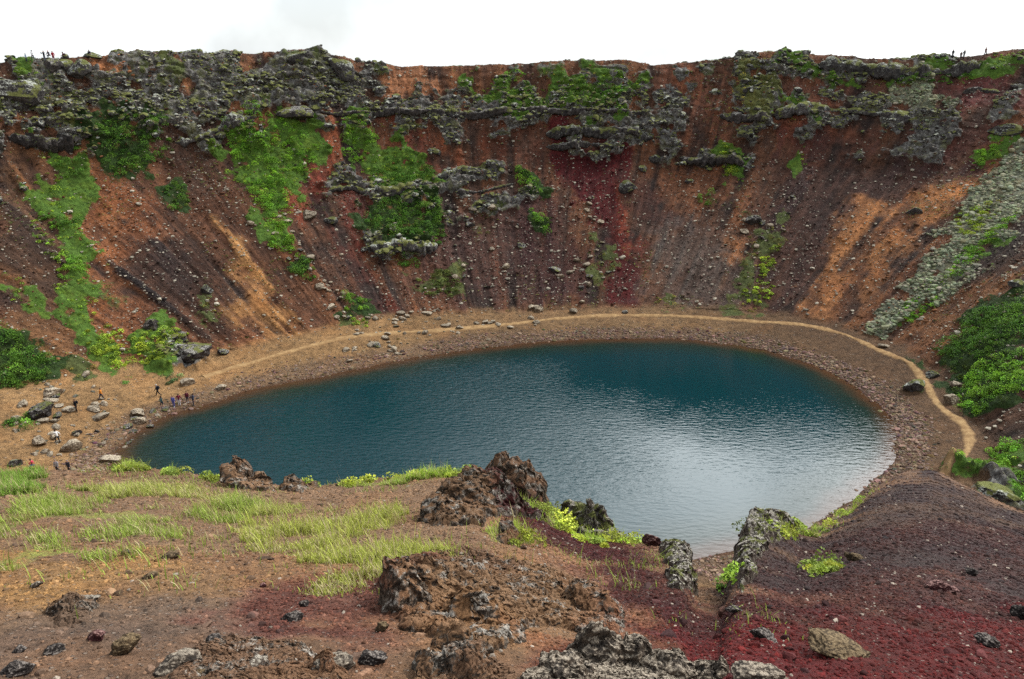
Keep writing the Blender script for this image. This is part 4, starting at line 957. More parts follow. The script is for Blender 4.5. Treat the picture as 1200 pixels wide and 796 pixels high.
def blades(P, hgt, width, col, rg, lean=.35, tip=None):
    n = len(P); a = rg.uniform(0, 2*math.pi, n); d = np.stack([np.cos(a), np.sin(a), 0*a], -1); sdv = np.stack([-np.sin(a), np.cos(a), 0*a], -1)
    l = (lean*rg.uniform(.2, 1.6, n))[:, None]; h = hgt[:, None]; w = width[:, None]; z = np.array([0, 0, 1.0])
    m1 = P+z*h*.55+d*h*l*.35; t1 = P+z*h+d*h*l
    q = np.stack([P-sdv*w, P+sdv*w, m1+sdv*w*.7, m1-sdv*w*.7, t1], 1)
    i = (np.arange(n)*5)[:, None]; F = np.concatenate([i+np.array([[0, 1, 2]]), i+np.array([[0, 2, 3]]), i+np.array([[3, 2, 4]])])
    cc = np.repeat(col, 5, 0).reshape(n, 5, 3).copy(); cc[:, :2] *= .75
    return q.reshape(-1, 3), F, cc.reshape(-1, 3)
def near_pts(r_lo_row, n, weight, seed):
    rg = np.random.default_rng(seed); sub = np.s_[r_lo_row:rowA+2, dcol[0]-60:dcol[-1]+60]
    area = R[sub]*np.abs(np.gradient(R, axis=0)[sub]); w = (weight[sub]*area).ravel(); cw = np.cumsum(w)
    k = np.minimum(np.searchsorted(cw, rg.uniform(0, cw[-1], n)), len(w)-1)
    P = V[sub].reshape(-1, 3)[k]; th = np.arctan2(P[:, 0], P[:, 1])+rg.normal(size=n)*.0008; r = np.hypot(P[:, 0], P[:, 1])+rg.normal(size=n)*.03
    q, lo, c = surf_v(th, r); return q, SOIL[lo, c], GREEN[lo, c], GCOL[lo, c], rg
gpn = fbm(X*1.5, Y*1.5, 3, 4, 57); gw = sstep(.12, .95, GREEN)*(R > 2.6)*sstep(-.38-.35*sstep(-4.5, -8, X), .55, gpn)+.012*(R > 5)*(X < 2.2)*sstep(.0, .4, gpn)
P, so, gr, gc, rg = near_pts(40, 110000, gw, 51)
pn = fbm(P[:, 0]*1.2, P[:, 1]*1.2, 0, 3, 53); straw = (rg.uniform(size=len(P)) < .22+.3*sstep(0, .5, -pn))[:, None]
col = gc*1.5*rg.uniform(.6, 1.35, (len(P), 1)); gre = sstep(-9, -12.5, P[:, 0]+.0*P[:, 1])[:, None]
col = col*(1-.35*gre*np.array([1, .25, .6])); col = np.where(straw, lin(206,190,138)*rg.uniform(.7, 1.2, (len(P), 1)), col)
h = .086*np.exp(rg.normal(0, .5, len(P)))*(.8+.9*pn)
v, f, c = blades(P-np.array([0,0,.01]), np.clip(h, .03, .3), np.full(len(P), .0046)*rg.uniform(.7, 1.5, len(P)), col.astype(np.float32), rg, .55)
tag(mesh_np('grass', v, f, M_BLADE, {'tint': c}, smooth=False), kind='stuff')

P, so, gr, gc, rg = near_pts(60, 150, sstep(.2, .8, GREEN)*(R > 3), 58)   # dead stalks standing out of the grass
ii = np.repeat(np.arange(len(P)), 12); Q = P[ii]+rg.normal(size=(len(ii), 3))*np.array([.035, .035, 0])
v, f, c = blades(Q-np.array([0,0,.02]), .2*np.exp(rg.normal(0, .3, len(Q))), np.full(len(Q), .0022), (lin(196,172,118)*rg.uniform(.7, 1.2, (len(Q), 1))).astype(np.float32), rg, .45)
tag(mesh_np('dead_grass', v, f, M_BLADE, {'tint': c}, smooth=False), kind='stuff')

# bright cushions of stonecrop-like herbs along the broken edge
def herb(label, poly, n, hgt, col, seed, leaf=.035, name='herb_cushion', cat='plant'):
    v, f, c = clumps(poly, .14, hgt, n*1.5, leaf, col, seed, 110, 'near', -1)
    org = v.mean(0); o = mesh_np(name, v-org, f, M_LEAF, {'tint': c}, smooth=False); o.location = org; tag(o, label, cat)
HB = lin(168,186,66); HD = lin(108,112,50)
HERBS = [
 ('bright yellow green herbs along the edge left of the middle crag', [(398,568),(430,556),(470,552),(556,545),(552,556),(500,561),(440,562),(404,574)], 22, .11, HB),
 ('thick yellow green herbs falling down the right side of the middle crag', [(606,566),(622,562),(645,590),(668,606),(660,622),(632,606),(608,590)], 26, .16, HB),
 ('yellow green herbs on the lip under the mossy block', [(660,612),(690,622),(712,634),(752,628),(752,638),(700,640),(668,628)], 24, .12, HB),
 ('dark olive heather on the shoulder of the middle crag', [(625,566),(650,574),(668,592),(650,596),(630,582)], 26, .14, HD),
 ('yellow green herbs beside the small crag on the scoria slope', [(588,632),(612,622),(622,640),(604,648)], 24, .10, HB),
 ('long yellow green herb strip on the crest of the dark cinder hill', [(1030,565),(1012,580),(985,606),(962,628),(968,612),(992,588),(1020,566)], 24, .18, HB),
 ('yellow green herbs on top of the block right of the notch', [(888,618),(908,612),(938,618),(944,628),(905,630)], 26, .13, HB),
 ('olive moss and heather over the top of the mossy block', [(684,604),(704,596),(730,606),(736,622),(712,616),(690,612)], 30, .12, HD),
 ('yellow green moss on the crown of the notch block', [(872,612),(890,604),(912,606),(908,616),(880,620)], 30, .08, lin(126,136,58)),
 ('single bright tuft on the bare dark cinder', [(950,664),(978,663),(978,672),(950,674)], 60, .12, HB),
 ('green tuft in the bottom of the notch', [(852,674),(868,668),(868,678),(856,684)], 50, .12, lin(130,170,60)),
 ('yellow green tuft beside the left edge crag', [(354,567),(366,564),(368,569),(358,572)], 140, .10, HB),
 ('grass tuft on the left edge over the water', [(192,552),(222,546),(226,554),(198,557)], 30, .14, lin(150,166,66)),
 ('low green tuft on the left edge before the pale slab', [(130,554),(166,548),(170,555),(136,558)], 30, .12, lin(140,160,60)),
 ('green tuft leaning on the left edge crag', [(238,560),(262,550),(270,556),(246,566)], 34, .12, lin(150,170,60)),
]
for i, (lab, poly, n, hg, col) in enumerate(HERBS): herb(lab, poly, n, hg, col, 1400+i)

# ------------------------------------------------------------------ near rocks
N_ = lambda px, py, w, h, **k: (px, py, w, h, dict(dict(seed=sd(), sub=5, sink=.3, planes=14, rough=.24, k=1.5, pits=.05, oct_=5, depth=.55), **k))
def outcrop(label, poly, mat, bumps, amp=10, seed=1, feather=.10, name='lava_outcrop', cat='lava outcrop', step=None):
    """Bedrock breaking through the slope: a crusted sheet of its own whose rim dips under the soil."""
    Pw = np.array([at(x, y, 'near') for x, y in poly]); c0 = place(*[float(q) for q in np.array(poly, float).mean(0)], 'near'); s = mpp(c0)
    lo, hi = Pw.min(0)-.4, Pw.max(0)+.4; step = step or max(s*1.15, (hi-lo).max()/420)
    gx, gy = np.meshgrid(np.arange(lo[0], hi[0], step), np.arange(lo[1], hi[1], step)); x, y = gx.ravel(), gy.ravel(); kk = 1/(s*60)
    xw = x+s*14*fbm(x*kk*1.6, y*kk*1.6, seed, 4, seed); yw = y+s*14*fbm(x*kk*1.6+9, y*kk*1.6, seed, 4, seed+1)
    sdv = poly_sd(xw, yw, Pw); w = sstep(-feather*.4, feather, sdv)
    base, _, _ = surf_xy(x, y)
    hh = np.zeros(len(x))
    for px, py, hp, rp in bumps:
        q = place(px, py, 'near'); sq = mpp(q); dd = np.hypot(x-q[0], y-q[1]); t = np.clip(1-dd/(rp*sq), 0, 1); hh = np.maximum(hh, hp*sq*np.minimum(1, t*1.7)**.8)
    c1 = cells2(xw*kk*3.2, yw*kk*3.2, seed+2); c2 = cells2(xw*kk*8, yw*kk*8, seed+3)
    tilt = (hash01((c1[2]*9999).astype(np.int64), np.zeros(len(x), np.int64), np.zeros(len(x), np.int64), seed)-.3)
    rel = amp*s*(.55*(c1[2]-.2)+.55*fbm(xw*kk*2.2, yw*kk*2.2, 1, 5, seed+5, ridged=True)+.35*(1-c1[0])+.25*(1-c2[0])+.3*fbm(x*kk*9, y*kk*9, 2, 4, seed+6))
    h = w*(hh*(.75+.35*(1-c1[0])+.25*tilt)+rel+.25*amp*s)-(1-w)*.08
    P = base.copy(); P[:, 2] += h
    j = s*5*w
    n1, n2 = fbm(P[:,0]*kk*5, P[:,1]*kk*5, P[:,2]*kk*5, 4, seed+7), fbm(P[:,0]*kk*5+30, P[:,1]*kk*5, P[:,2]*kk*5, 4, seed+8)
    n3 = fbm(P[:,0]*kk*16, P[:,1]*kk*16, P[:,2]*kk*16, 3, seed+9, ridged=True)
    P[:, 0] += j*n1*2; P[:, 1] += j*n2*2-j*.5*n3; P[:, 2] += s*4*w*n3
    idx = np.arange(len(x)).reshape(gx.shape); F = np.stack([idx[:-1, :-1], idx[:-1, 1:], idx[1:, 1:], idx[1:, :-1]], -1).reshape(-1, 4)
    F = F[(w[F] > .001).any(1)]
    # keep the largest connected sheet only
    lab = np.arange(len(x))
    while True:
        mn = lab[F].min(1); new = lab.copy()
        for k in range(4): np.minimum.at(new, F[:, k], mn)
        new = new[new]
        if np.array_equal(new, lab): break
        lab = new
    big = np.bincount(lab[F[:, 0]]).argmax(); F = F[lab[F[:, 0]] == big]
    us = np.unique(F); re = np.full(len(x), -1); re[us] = np.arange(len(us))
    _, lo_, c_ = surf_xy(x[us], y[us]); o = mesh_np(name, P[us]-c0, re[F], mat, {'soil': SOIL[lo_, c_]}); o.location = c0
    return tag(o, label, cat)
outcrop('big pitted lava outcrop with a dark left face in the foreground', [(436,700),(444,676),(470,664),(500,652),(545,648),(590,660),(650,668),(700,690),(735,716),(742,738),(700,748),(650,735),(622,742),(610,770),(560,775),(520,760),(470,735)], R_BED,
        [(466,708,44,40),(520,672,12,60),(490,688,26,50),(556,722,22,36),(640,690,8,40),(690,712,22,34),(590,700,4,60)], 9, 71, .10)
outcrop('pale ribbed lava ridge at the bottom centre under the big outcrop', [(475,800),(500,765),(520,738),(548,742),(566,775),(600,795),(610,830),(470,830)], R_BEDP, [(532,765,26,26),(548,795,26,36),(505,792,16,30)], 9, 72, .06)
outcrop('rounded bleached lava rocks along the bottom edge right of centre', [(610,800),(640,782),(670,766),(700,752),(740,756),(790,768),(850,786),(870,830),(600,830)], R_NEARP, [(705,772,34,38),(742,776,26,26),(790,788,16,36),(660,794,18,38),(830,800,14,32)], 8, 73, .06)
outcrop('brown rubbly bedrock along the lower left edge', [(190,800),(230,752),(300,748),(380,764),(420,800),(420,835),(180,835)], R_BED, [(240,775,10,30),(395,790,20,30)], 8, 74, .12)
outcrop('low brown bedrock hump at the lower left', [(40,718),(80,700),(120,708),(110,735),(60,740)], R_BED, [(90,715,10,30)], 6, 75, .12)
outcrop('rugged brown lava crag standing against the water', [(492,608),(515,586),(550,566),(590,552),(625,558),(648,590),(640,612),(600,604),(560,618),(508,616)], R_BED,
        [(604,584,42,40),(574,588,34,40),(545,594,26,38),(516,603,12,30),(626,592,28,32)], 8, 76, .10, 'lava_crag', 'lava crag')
outcrop('mossy brown block at the right shoulder of the middle crag', [(655,606),(690,600),(725,612),(736,628),(700,634),(670,622)], R_BEDN, [(705,618,36,34),(680,612,24,34)], 8, 77, .10, 'lava_crag', 'lava crag')
outcrop('pointed brown crag on the left edge over the water', [(246,572),(268,560),(292,556),(326,566),(318,576),(280,576)], R_BED, [(286,566,28,18),(270,570,14,18),(308,570,10,16)], 6, 78, .10, 'lava_crag', 'lava crag')
outcrop('small dark crag on the edge right of the pointed one', [(326,572),(344,564),(366,570),(350,578)], R_BED, [(342,571,10,14)], 5, 79, .10, 'lava_crag', 'lava crag')
outcrop('small grey crag at the top of the scoria slope', [(576,632),(596,618),(612,626),(600,642)], R_BEDP, [(594,630,12,16)], 6, 80, .08, 'lava_crag', 'lava crag')
outcrop('lichen crag at the left side of the notch', [(766,640),(790,636),(806,640),(814,664),(818,692),(806,704),(790,690),(782,662)], R_BEDN, [(792,650,10,24),(806,658,9,20),(810,684,7,20)], 9, 81, .08, 'lava_crag', 'lava crag')
outcrop('dark lava block with a mossy crown at the right side of the notch', [(850,692),(858,664),(866,628),(880,606),(905,600),(934,612),(940,626),(914,632),(896,650),(892,676),(876,700)], R_BEDN, [(876,630,9,24),(892,614,10,26),(914,618,8,22),(868,660,8,24),(872,684,9,22)], 10, 82, .08, 'lava_crag', 'lava crag')
NEAR_STONES = [
 ('round dark red boulder perched beside the notch crag', R_NEARR, 764,640,24,20), ('flat ochre brown slab lying on the red scoria', R_NEARB, 982,774,92,15),
 ('grooved tan stone at the lower left', R_NEARB, 146,770,42,28), ('red and black cinder lump left of the grooved stone', R_NEARR, 114,756,28,16),
 ('black cinder flat on the grey ground at the lower left', R_NEARD, 66,768,30,12), ('small blue black stone at the far lower left', R_NEARD, 24,766,20,10),
 ('tan flat-topped stone below the left grass', R_NEARB, 200,656,28,11), ('dark cinder stone at the grass edge', R_NEARD, 149,652,14,10),
 ('pale ochre stone on the yellow soil', R_NEARB, 178,686,22,9), ('small dark red stone on the brown ground left of the outcrop', R_NEARR, 308,686,10,8),
 ('dark stone with a cast hollow on the brown ground', R_NEARD, 356,712,14,9), ('grey cinder cluster left of the big outcrop', R_NEARD, 344,728,30,12),
 ('pale lichen stone at the bottom left of centre', R_NEARP, 394,796,54,26), ('dark cinder beside the pale bottom stone', R_NEARD, 436,786,36,20),
 ('black cinder on the purple slope', R_NEARD, 860,722,24,11), ('black cinder at the right of the red patch', R_NEARD, 893,756,38,14),
 ('dark cinder lump at the right edge', R_NEARD, 1156,764,30,22), ('tall dark cinder at the extreme right edge', R_NEARD, 1192,724,28,30),
 ('dark cinder hump in the middle of the purple slope', R_NEARR, 1102,694,34,15), ('small black cinder near the right hill', R_NEARD, 1137,674,16,12),
 ('grey bleached rock at the bottom edge left of the ochre slab', R_NEARP, 886,806,70,26), ('tan stone half sunk in the dark cinder', R_NEARB, 1003,650,24,12),
 ('pale flat stone leaning on the notch crag', R_NEARP, 786,676,18,16), ('grey lichen cobble in the notch', R_NEARP, 846,682,14,14),
 ('brown stone under the overhang of the big outcrop', R_NEARB, 448,742,18,16), ('dark stone at the bottom left corner of the frame', R_NEARD, 20,792,40,16),
 ('ochre stone in the rubble at the bottom', R_NEARB, 234,796,18,14), ('grey stone on the yellow soil below the grass', R_NEARL, 42,690,18,7),
 ('cinder lump in the bottom left rubble', R_NEARD, 250,760,22,14), ('pale rubble rock at the bottom left', R_NEARP, 210,790,54,20),
 ('brown rubble rock between the bottom stones', R_NEARL, 300,790,46,16), ('tan rock ridge at the lower left', R_NEARL, 94,716,60,18),
]
for lab, mt, px, py, w, h in NEAR_STONES:
    rock('stone', lab, 'stone', mt, [N_(px, py, w*.8, h*.66, sub=5 if w > 20 else 4, sink=.28, planes=15, rough=.2, pits=.03, depth=.7)], 'near')

# loose cinder on the slope
wr = np.clip((SOIL[..., 0]/np.maximum(SOIL[..., 1], 1e-3)-1.3)/1.2, .18, 1.0)*(1-.85*sstep(.3, .6, GREEN))*np.minimum(1, (7.5/np.maximum(R, 2.5))**1.25)*(R > 2.7)
P, so, gr, gc, rg = near_pts(30, 52000, wr, 61)
dist = np.hypot(P[:, 0], P[:, 1]); sz = np.clip(np.exp(rg.normal(-4.5, .42, len(P)))*(.55+dist/14), .004, .06)
col = so*rg.uniform(.45, 1.55, (len(P), 1)); pale = rg.uniform(size=(len(P), 1)) > .982; col = np.where(pale, lin(180,164,146)*rg.uniform(.5, 1, (len(P), 1)), col)
tag(scatter('cinder_gravel', P+np.array([0,0,.002]), sz, V0, M_PEB, col.astype(np.float32), seed=62), kind='stuff')
P, so, gr, gc, rg = near_pts(30, 1700, (1-.9*sstep(.3, .6, GREEN))*np.minimum(1, (9/np.maximum(R, 2.5))**1.0)*(R > 2.7), 63)
sz = np.clip(np.exp(rg.normal(-3.5, .4, len(P))), .015, .08)
col = so*rg.uniform(.3, 1.6, (len(P), 1))*.9+.02*rg.uniform(size=(len(P), 1))
tag(scatter('loose_pebbles', P, sz, V2, M_PEB, col.astype(np.float32), seed=64), kind='stuff')
# ------------------------------------------------------------------ people
def cap_mesh(caps, seg=14):
    VV, FF, n = [], [], 0
    for p0, r0, p1, r1 in caps:
        p0, p1 = np.array(p0, float), np.array(p1, float); d = p1-p0; L = np.linalg.norm(d); d = d/L if L > 1e-6 else np.array([0, 0, 1.])
        a = np.cross(d, [0.31, .95, .05]); a /= np.linalg.norm(a); b = np.cross(d, a)
        rings = [(-r0*math.cos(t), r0*math.sin(t)) for t in (.25, .7, 1.15, 1.57)]+[(L+r1*math.cos(t), r1*math.sin(t)) for t in (1.57, 1.15, .7, .25)]
        ang = np.linspace(0, 2*math.pi, seg, endpoint=False); V_ = []
        for h, r in rings: V_.append(p0+d*h+np.outer(np.cos(ang), a)*r+np.outer(np.sin(ang), b)*r)
        V_ = np.concatenate(V_+[[p0-d*r0], [p1+d*r1]]); m_ = len(rings)
        for i in range(m_-1):
            for j in range(seg): FF.append([n+i*seg+j, n+i*seg+(j+1) % seg, n+(i+1)*seg+(j+1) % seg, n+(i+1)*seg+j])
        for j in range(seg):
            FF.append([n+(j+1) % seg, n+j, n+m_*seg, n+m_*seg]); FF.append([n+(m_-1)*seg+j, n+(m_-1)*seg+(j+1) % seg, n+m_*seg+1, n+m_*seg+1])
        VV.append(V_); n += len(V_)
    V_ = np.concatenate(VV); me = bpy.data.meshes.new('caps'); me.from_pydata(V_.tolist(), [], [[q for i, q in enumerate(f) if q not in f[:i]] for f in FF]); return me
def rot2(v, a): return np.array([v[0], v[1]*math.cos(a)-v[2]*math.sin(a), v[1]*math.sin(a)+v[2]*math.cos(a)])
def skeleton(pose):
    """Joints of a figure 1.72 m tall that faces +Y; angles in degrees, forward positive."""
    g = dict(lean=4, hipL=0, hipR=0, kneeL=4, kneeR=4, armL=8, armR=8, elbL=15, elbR=15, head=5, drop=0, out=8); g.update(pose)
    D = math.radians; up = np.array([0, 0, 1.]); dn = -up
    J = {}; hip = np.array([0, 0, .93])
    tor = rot2(up, -D(g['lean'])); J['hip'] = hip; J['chest'] = hip+tor*.36; J['neck'] = hip+tor*.52; J['throat'] = hip+tor*.58
    hd = rot2(up, -D(g['lean']+g['head'])); J['head'] = J['throat']+hd*.115; J['hd'] = hd; J['tor'] = tor
    J['fwd'] = rot2(np.array([0, 1., 0]), -D(g['lean']+g['head']))
    for s, k in ((-1, 'L'), (1, 'R')):
        h = hip+np.array([s*.095, 0, -.03]); th = rot2(dn, D(g['hip'+k])); kn = h+th*.43; sh = rot2(dn, D(g['hip'+k]-g['knee'+k])); an = kn+sh*.41
        J['h'+k], J['k'+k], J['a'+k], J['t'+k] = h, kn, an, an+rot2(np.array([0, .19, 0]), D(min(g['hip'+k]-g['knee'+k], 10)))+np.array([s*.02, 0, -.045])
        so = J['neck']+np.array([s*.18, 0, -.03]); ua = rot2(dn, D(g['arm'+k]-g['lean'])); ua = ua+np.array([s*math.sin(D(g['out'])), 0, 0]); ua /= np.linalg.norm(ua)
        el = so+ua*.29; fa = rot2(ua*np.array([.3, 1, 1]), D(g['elb'+k])); fa /= np.linalg.norm(fa); wr = el+fa*.25
        J['s'+k], J['e'+k], J['w'+k], J['f'+k] = so, el, wr, fa
    low = min(J['aL'][2], J['aR'][2], hip[2]-.05 if g['drop'] else 9)-.075
    for k in J:
        if k not in ('hd', 'tor', 'fwd') and not k.startswith('f'): J[k] = J[k]-np.array([0, 0, low])
    return J
def body_caps(J):
    c = [(J['hip'], .125, J['chest'], .135), (J['chest'], .135, J['neck'], .085), (J['neck'], .06, J['throat']+J['hd']*.04, .052), (J['sL'], .06, J['sR'], .06),
         (J['head']-J['hd']*.02, .088, J['head']+J['hd']*.035, .092), (J['head']-J['hd']*.075+J['fwd']*.03, .05, J['head']+J['fwd']*.02, .07)]
    c.append((J['head']+J['fwd']*.09, .016, J['head']+J['fwd']*.105-J['hd']*.025, .017))
    for k, s in (('L', -1), ('R', 1)):
        c.append((J['head']+np.array([s*.09, 0, 0])-J['hd']*.02, .016, J['head']+np.array([s*.094, 0, 0])+J['hd']*.015, .018))
        c += [(J['h'+k], .088, J['k'+k], .056), (J['k'+k], .056, J['k'+k]*.55+J['a'+k]*.45, .054), (J['k'+k]*.55+J['a'+k]*.45, .054, J['a'+k], .036), (J['a'+k]-np.array([0, .03, .03]), .04, J['t'+k], .032),
              (J['s'+k], .052, J['e'+k], .04), (J['e'+k], .042, J['w'+k], .027)]
        w, f = J['w'+k], J['f'+k]; side = np.array([s*1., 0, 0]); ax = np.cross(f, side); ax /= np.linalg.norm(ax)+1e-9
        c.append((w+f*.02, .026, w+f*.075, .03))
        for q, ln in ((-1.5, .062), (-.5, .075), (.5, .07), (1.5, .055)):
            b = w+f*.085+ax*q*.019; m_ = b+f*ln*.55; e = m_+f*ln*.4-side*ln*.22; c += [(b, .0095, m_, .009), (m_, .009, e, .008)]
        tb = w+f*.03+ax*.026; c += [(tb, .012, tb+ax*.028+f*.035, .011), (tb+ax*.028+f*.035, .011, tb+ax*.03+f*.06-side*.01, .009)]
    return c
def jacket_caps(J, hem=.02, sleeve=1.0):
    c = [(J['hip']+J['tor']*hem, .152, J['chest'], .158), (J['chest'], .158, J['neck']-J['tor']*.02, .095), (J['sL'], .078, J['sR'], .078), (J['neck'], .075, J['neck']+J['tor']*.03, .07)]
    for k in 'LR':
        c.append((J['s'+k], .074, J['e'+k], .06))
        if sleeve > .5: c.append((J['e'+k], .06, J['e'+k]*.1+J['w'+k]*.9, .046))
    return c
def trouser_caps(J, short=False):
    c = [(J['hip']-J['tor']*.02, .142, J['hip']+J['tor']*.07, .138)]
    for k in 'LR':
        kn = J['h'+k]*.12+J['k'+k]*.88
        c.append((J['h'+k], .104, kn if short else J['k'+k], .08 if short else .072))
        if not short: c.append((J['k'+k], .071, J['k'+k]*.08+J['a'+k]*.92, .056))
    return c
def shoe_caps(J, k): return [(J['a'+k]-np.array([0, .035, .02]), .05, J['a'+k]-np.array([0, .03, .035]), .046), (J['a'+k]-np.array([0, .035, .035]), .045, J['t'+k], .041)]
def hair_caps(J, hat=False): return [(J['head']+J['hd']*.03-J['fwd']*.022, .098, J['head']+J['hd']*.05-J['fwd']*.012, .096)]+([(J['head']-J['fwd']*.05, .085, J['head']-J['fwd']*.055-J['hd']*.08, .06)] if not hat else [(J['head']+J['hd']*.06+J['fwd']*.06, .05, J['head']+J['hd']*.05+J['fwd']*.13, .03)])
def pack_caps(J):
    b = J['chest']-rot2(np.array([0, .24, 0]), 0)+J['tor']*.03
    return [(b-J['tor']*.16+np.array([-.07,0,0]), .10, b+J['tor']*.1+np.array([-.06,0,0]), .09), (b-J['tor']*.16+np.array([.07,0,0]), .10, b+J['tor']*.1+np.array([.06,0,0]), .09), (b-J['tor']*.1-np.array([0,.08,0]), .07, b-np.array([0,.08,0]), .06),
            (J['sL']+np.array([.06,.06,.02]), .022, J['chest']+np.array([-.1,.14,-.1]), .022), (J['sR']+np.array([-.06,.06,.02]), .022, J['chest']+np.array([.1,.14,-.1]), .022),
            (J['sL']+np.array([.06,.06,.02]), .022, b+J['tor']*.1+np.array([-.06,0,0]), .03), (J['sR']+np.array([-.06,.06,.02]), .022, b+J['tor']*.1+np.array([.06,0,0]), .03)]
_cm = {}
def cloth(rgb):
    if rgb not in _cm:
        m = NT('cloth'); c = lin(*rgb, 1.25); co = m.coord()
        _cm[rgb] = m.done(m.mix(m.noise(co, 14, 4, .6), tuple(c*.75), tuple(c*1.2)), .85, m.bump(m.noise(co, 22, 3, .6), .4, .01), .2)
    return _cm[rgb]
m = NT('skin'); M_SKIN = m.done(m.mix(m.noise(m.coord(), 9, 3), (.48,.27,.19), (.58,.34,.25)), .55, None, .3)
STAND = {}; WALK = dict(hipL=24, kneeL=10, hipR=-18, kneeR=16, armL=-20, armR=26, lean=7); WALK2 = dict(hipL=-20, kneeL=22, hipR=22, kneeR=6, armL=28, armR=-18, lean=6)
PHOTO = dict(armL=62, armR=62, elbL=95, elbR=95, out=16, head=2); POCKET = dict(armL=-12, armR=-12, elbL=50, elbR=50, out=26); SIT = dict(hipL=82, hipR=88, kneeL=100, kneeR=88, armL=45, armR=40, elbL=40, elbR=50, lean=18, head=14, drop=1)
CLIMB = dict(hipL=55, kneeL=70, hipR=-8, kneeR=6, armL=45, armR=-35, elbL=40, elbR=30, lean=22, out=24); LOOK = dict(head=18, armL=20, armR=4, elbL=60, elbR=10, lean=8)
def RIMP(px, back=.6): return ('rim', px, back)
PEOPLE = [  # label, where, facing (deg from +Y), height, pose, top, legs, hair, shoes, backpack, short legs, hat
 ('person in a pale blue top standing leftmost on the crater rim', RIMP(30), 150, 1.35, STAND, (150,170,190), (60,66,80), (60,45,35), (50,50,50), None, 0, 0),
 ('person in a white shirt with dark hair walking along the left rim', RIMP(38), 60, 1.72, WALK, (205,205,205), (70,74,84), (30,26,24), (60,60,60), None, 0, 0),
 ('person in a dark jacket with raised hands taking a picture on the left rim', RIMP(52), 170, 1.75, PHOTO, (30,34,44), (100,104,112), (35,30,28), (30,30,30), None, 0, 0),
 ('person in a red cap seated on the dark squared rim boulder', ('at', 58, 66.0), 170, 1.70, SIT, (70,66,76), (46,48,58), (150,34,44), (40,40,40), None, 0, 1),
 ('person in a red jacket standing over the dark squared boulder on the rim', RIMP(62.5), 175, 1.72, POCKET, (170,34,52), (130,50,60), (40,32,28), (40,40,40), None, 0, 0),
 ('person in a maroon jacket leaning forward right of the red jacket on the rim', RIMP(75), 100, 1.74, LOOK, (84,36,48), (44,46,58), (36,30,28), (40,40,40), (60,34,44), 0, 0),
 ('lone person in dark shorts standing right of the left rim boulders', RIMP(105.6), 190, 1.76, LOOK, (46,48,58), (34,36,46), (40,34,30), (60,60,60), None, 1, 0),
 ('person in dark clothes leftmost of the four on the right rim', RIMP(1115.4), 180, 1.66, STAND, (34,34,38), (40,38,42), (30,26,24), (30,30,30), None, 0, 0),
 ('shorter person in brown of the close pair on the right rim', RIMP(1125.7), 160, 1.45, STAND, (84,62,58), (50,46,50), (40,32,28), (40,40,40), None, 0, 0),
 ('taller person in a grey coat of the close pair on the right rim', RIMP(1129.2), 200, 1.78, POCKET, (100,98,98), (60,56,58), (60,48,40), (40,40,40), None, 0, 0),
 ('person in a pinkish brown top rightmost on the right rim', RIMP(1154), 120, 1.74, WALK2, (116,84,80), (60,54,56), (50,40,34), (40,40,40), None, 0, 0),
 ('hiker dressed in black standing by the dark cleft rocks on the left beach', ('at', 90, 483), 140, 1.76, STAND, (22,23,28), (26,28,36), (24,20,18), (70,60,50), (30,32,40), 0, 0),
 ('hiker in an orange jacket and dark trousers walking on the left beach', ('at', 119, 469), -70, 1.74, WALK, (214,130,30), (38,42,60), (58,40,30), (40,36,34), None, 0, 0),
 ('hiker in black with a pale cap walking above the group at the water', ('at', 185.5, 464), 100, 1.74, WALK2, (34,42,56), (24,26,32), (190,186,176), (40,40,40), (30,36,44), 0, 1),
 ('person in a dark green jacket and shorts left of the group at the water', ('at', 190.5, 478), 60, 1.68, WALK, (52,70,70), (40,46,60), (40,34,28), (190,190,190), None, 1, 0),
 ('person all in blue in the group at the water', ('at', 204, 477), 180, 1.60, STAND, (86,94,168), (70,84,160), (70,56,46), (220,220,220), None, 0, 0),
 ('person in a maroon jacket and white trousers in the group at the water', ('at', 210.5, 475.5), 20, 1.74, POCKET, (110,30,50), (205,200,200), (34,28,26), (60,50,50), None, 0, 0),
 ('person in a dark red jacket and dark trousers in the group at the water', ('at', 220, 472), 200, 1.62, STAND, (96,34,48), (70,68,80), (34,28,26), (200,200,200), None, 0, 0),
 ('person with a big brown backpack rightmost in the group at the water', ('at', 227, 475.5), -60, 1.78, LOOK, (70,76,96), (58,60,70), (60,46,38), (60,60,60), (92,78,72), 0, 0),
 ('hiker in a white top and black trousers climbing on the rocks', ('at', 68.5, 519), 60, 1.74, CLIMB, (206,204,200), (26,27,32), (50,38,30), (60,60,60), None, 0, 0),
 ('person in a red top and blue trousers sitting on the sand at the left', ('at', 40.5, 549), 120, 1.72, SIT, (186,36,74), (52,66,150), (60,40,34), (200,200,205), None, 0, 0),
 ('person in a grey top half hidden behind the foreground edge, left of two', ('at', 68, 554.5), 180, 1.70, STAND, (150,150,156), (60,60,70), (120,108,96), (40,40,40), None, 0, 0),
 ('person in a dark top half hidden behind the foreground edge, right of two', ('at', 82, 554.5), 170, 1.66, STAND, (50,52,64), (40,42,50), (120,116,116), (40,40,40), None, 0, 0),
]
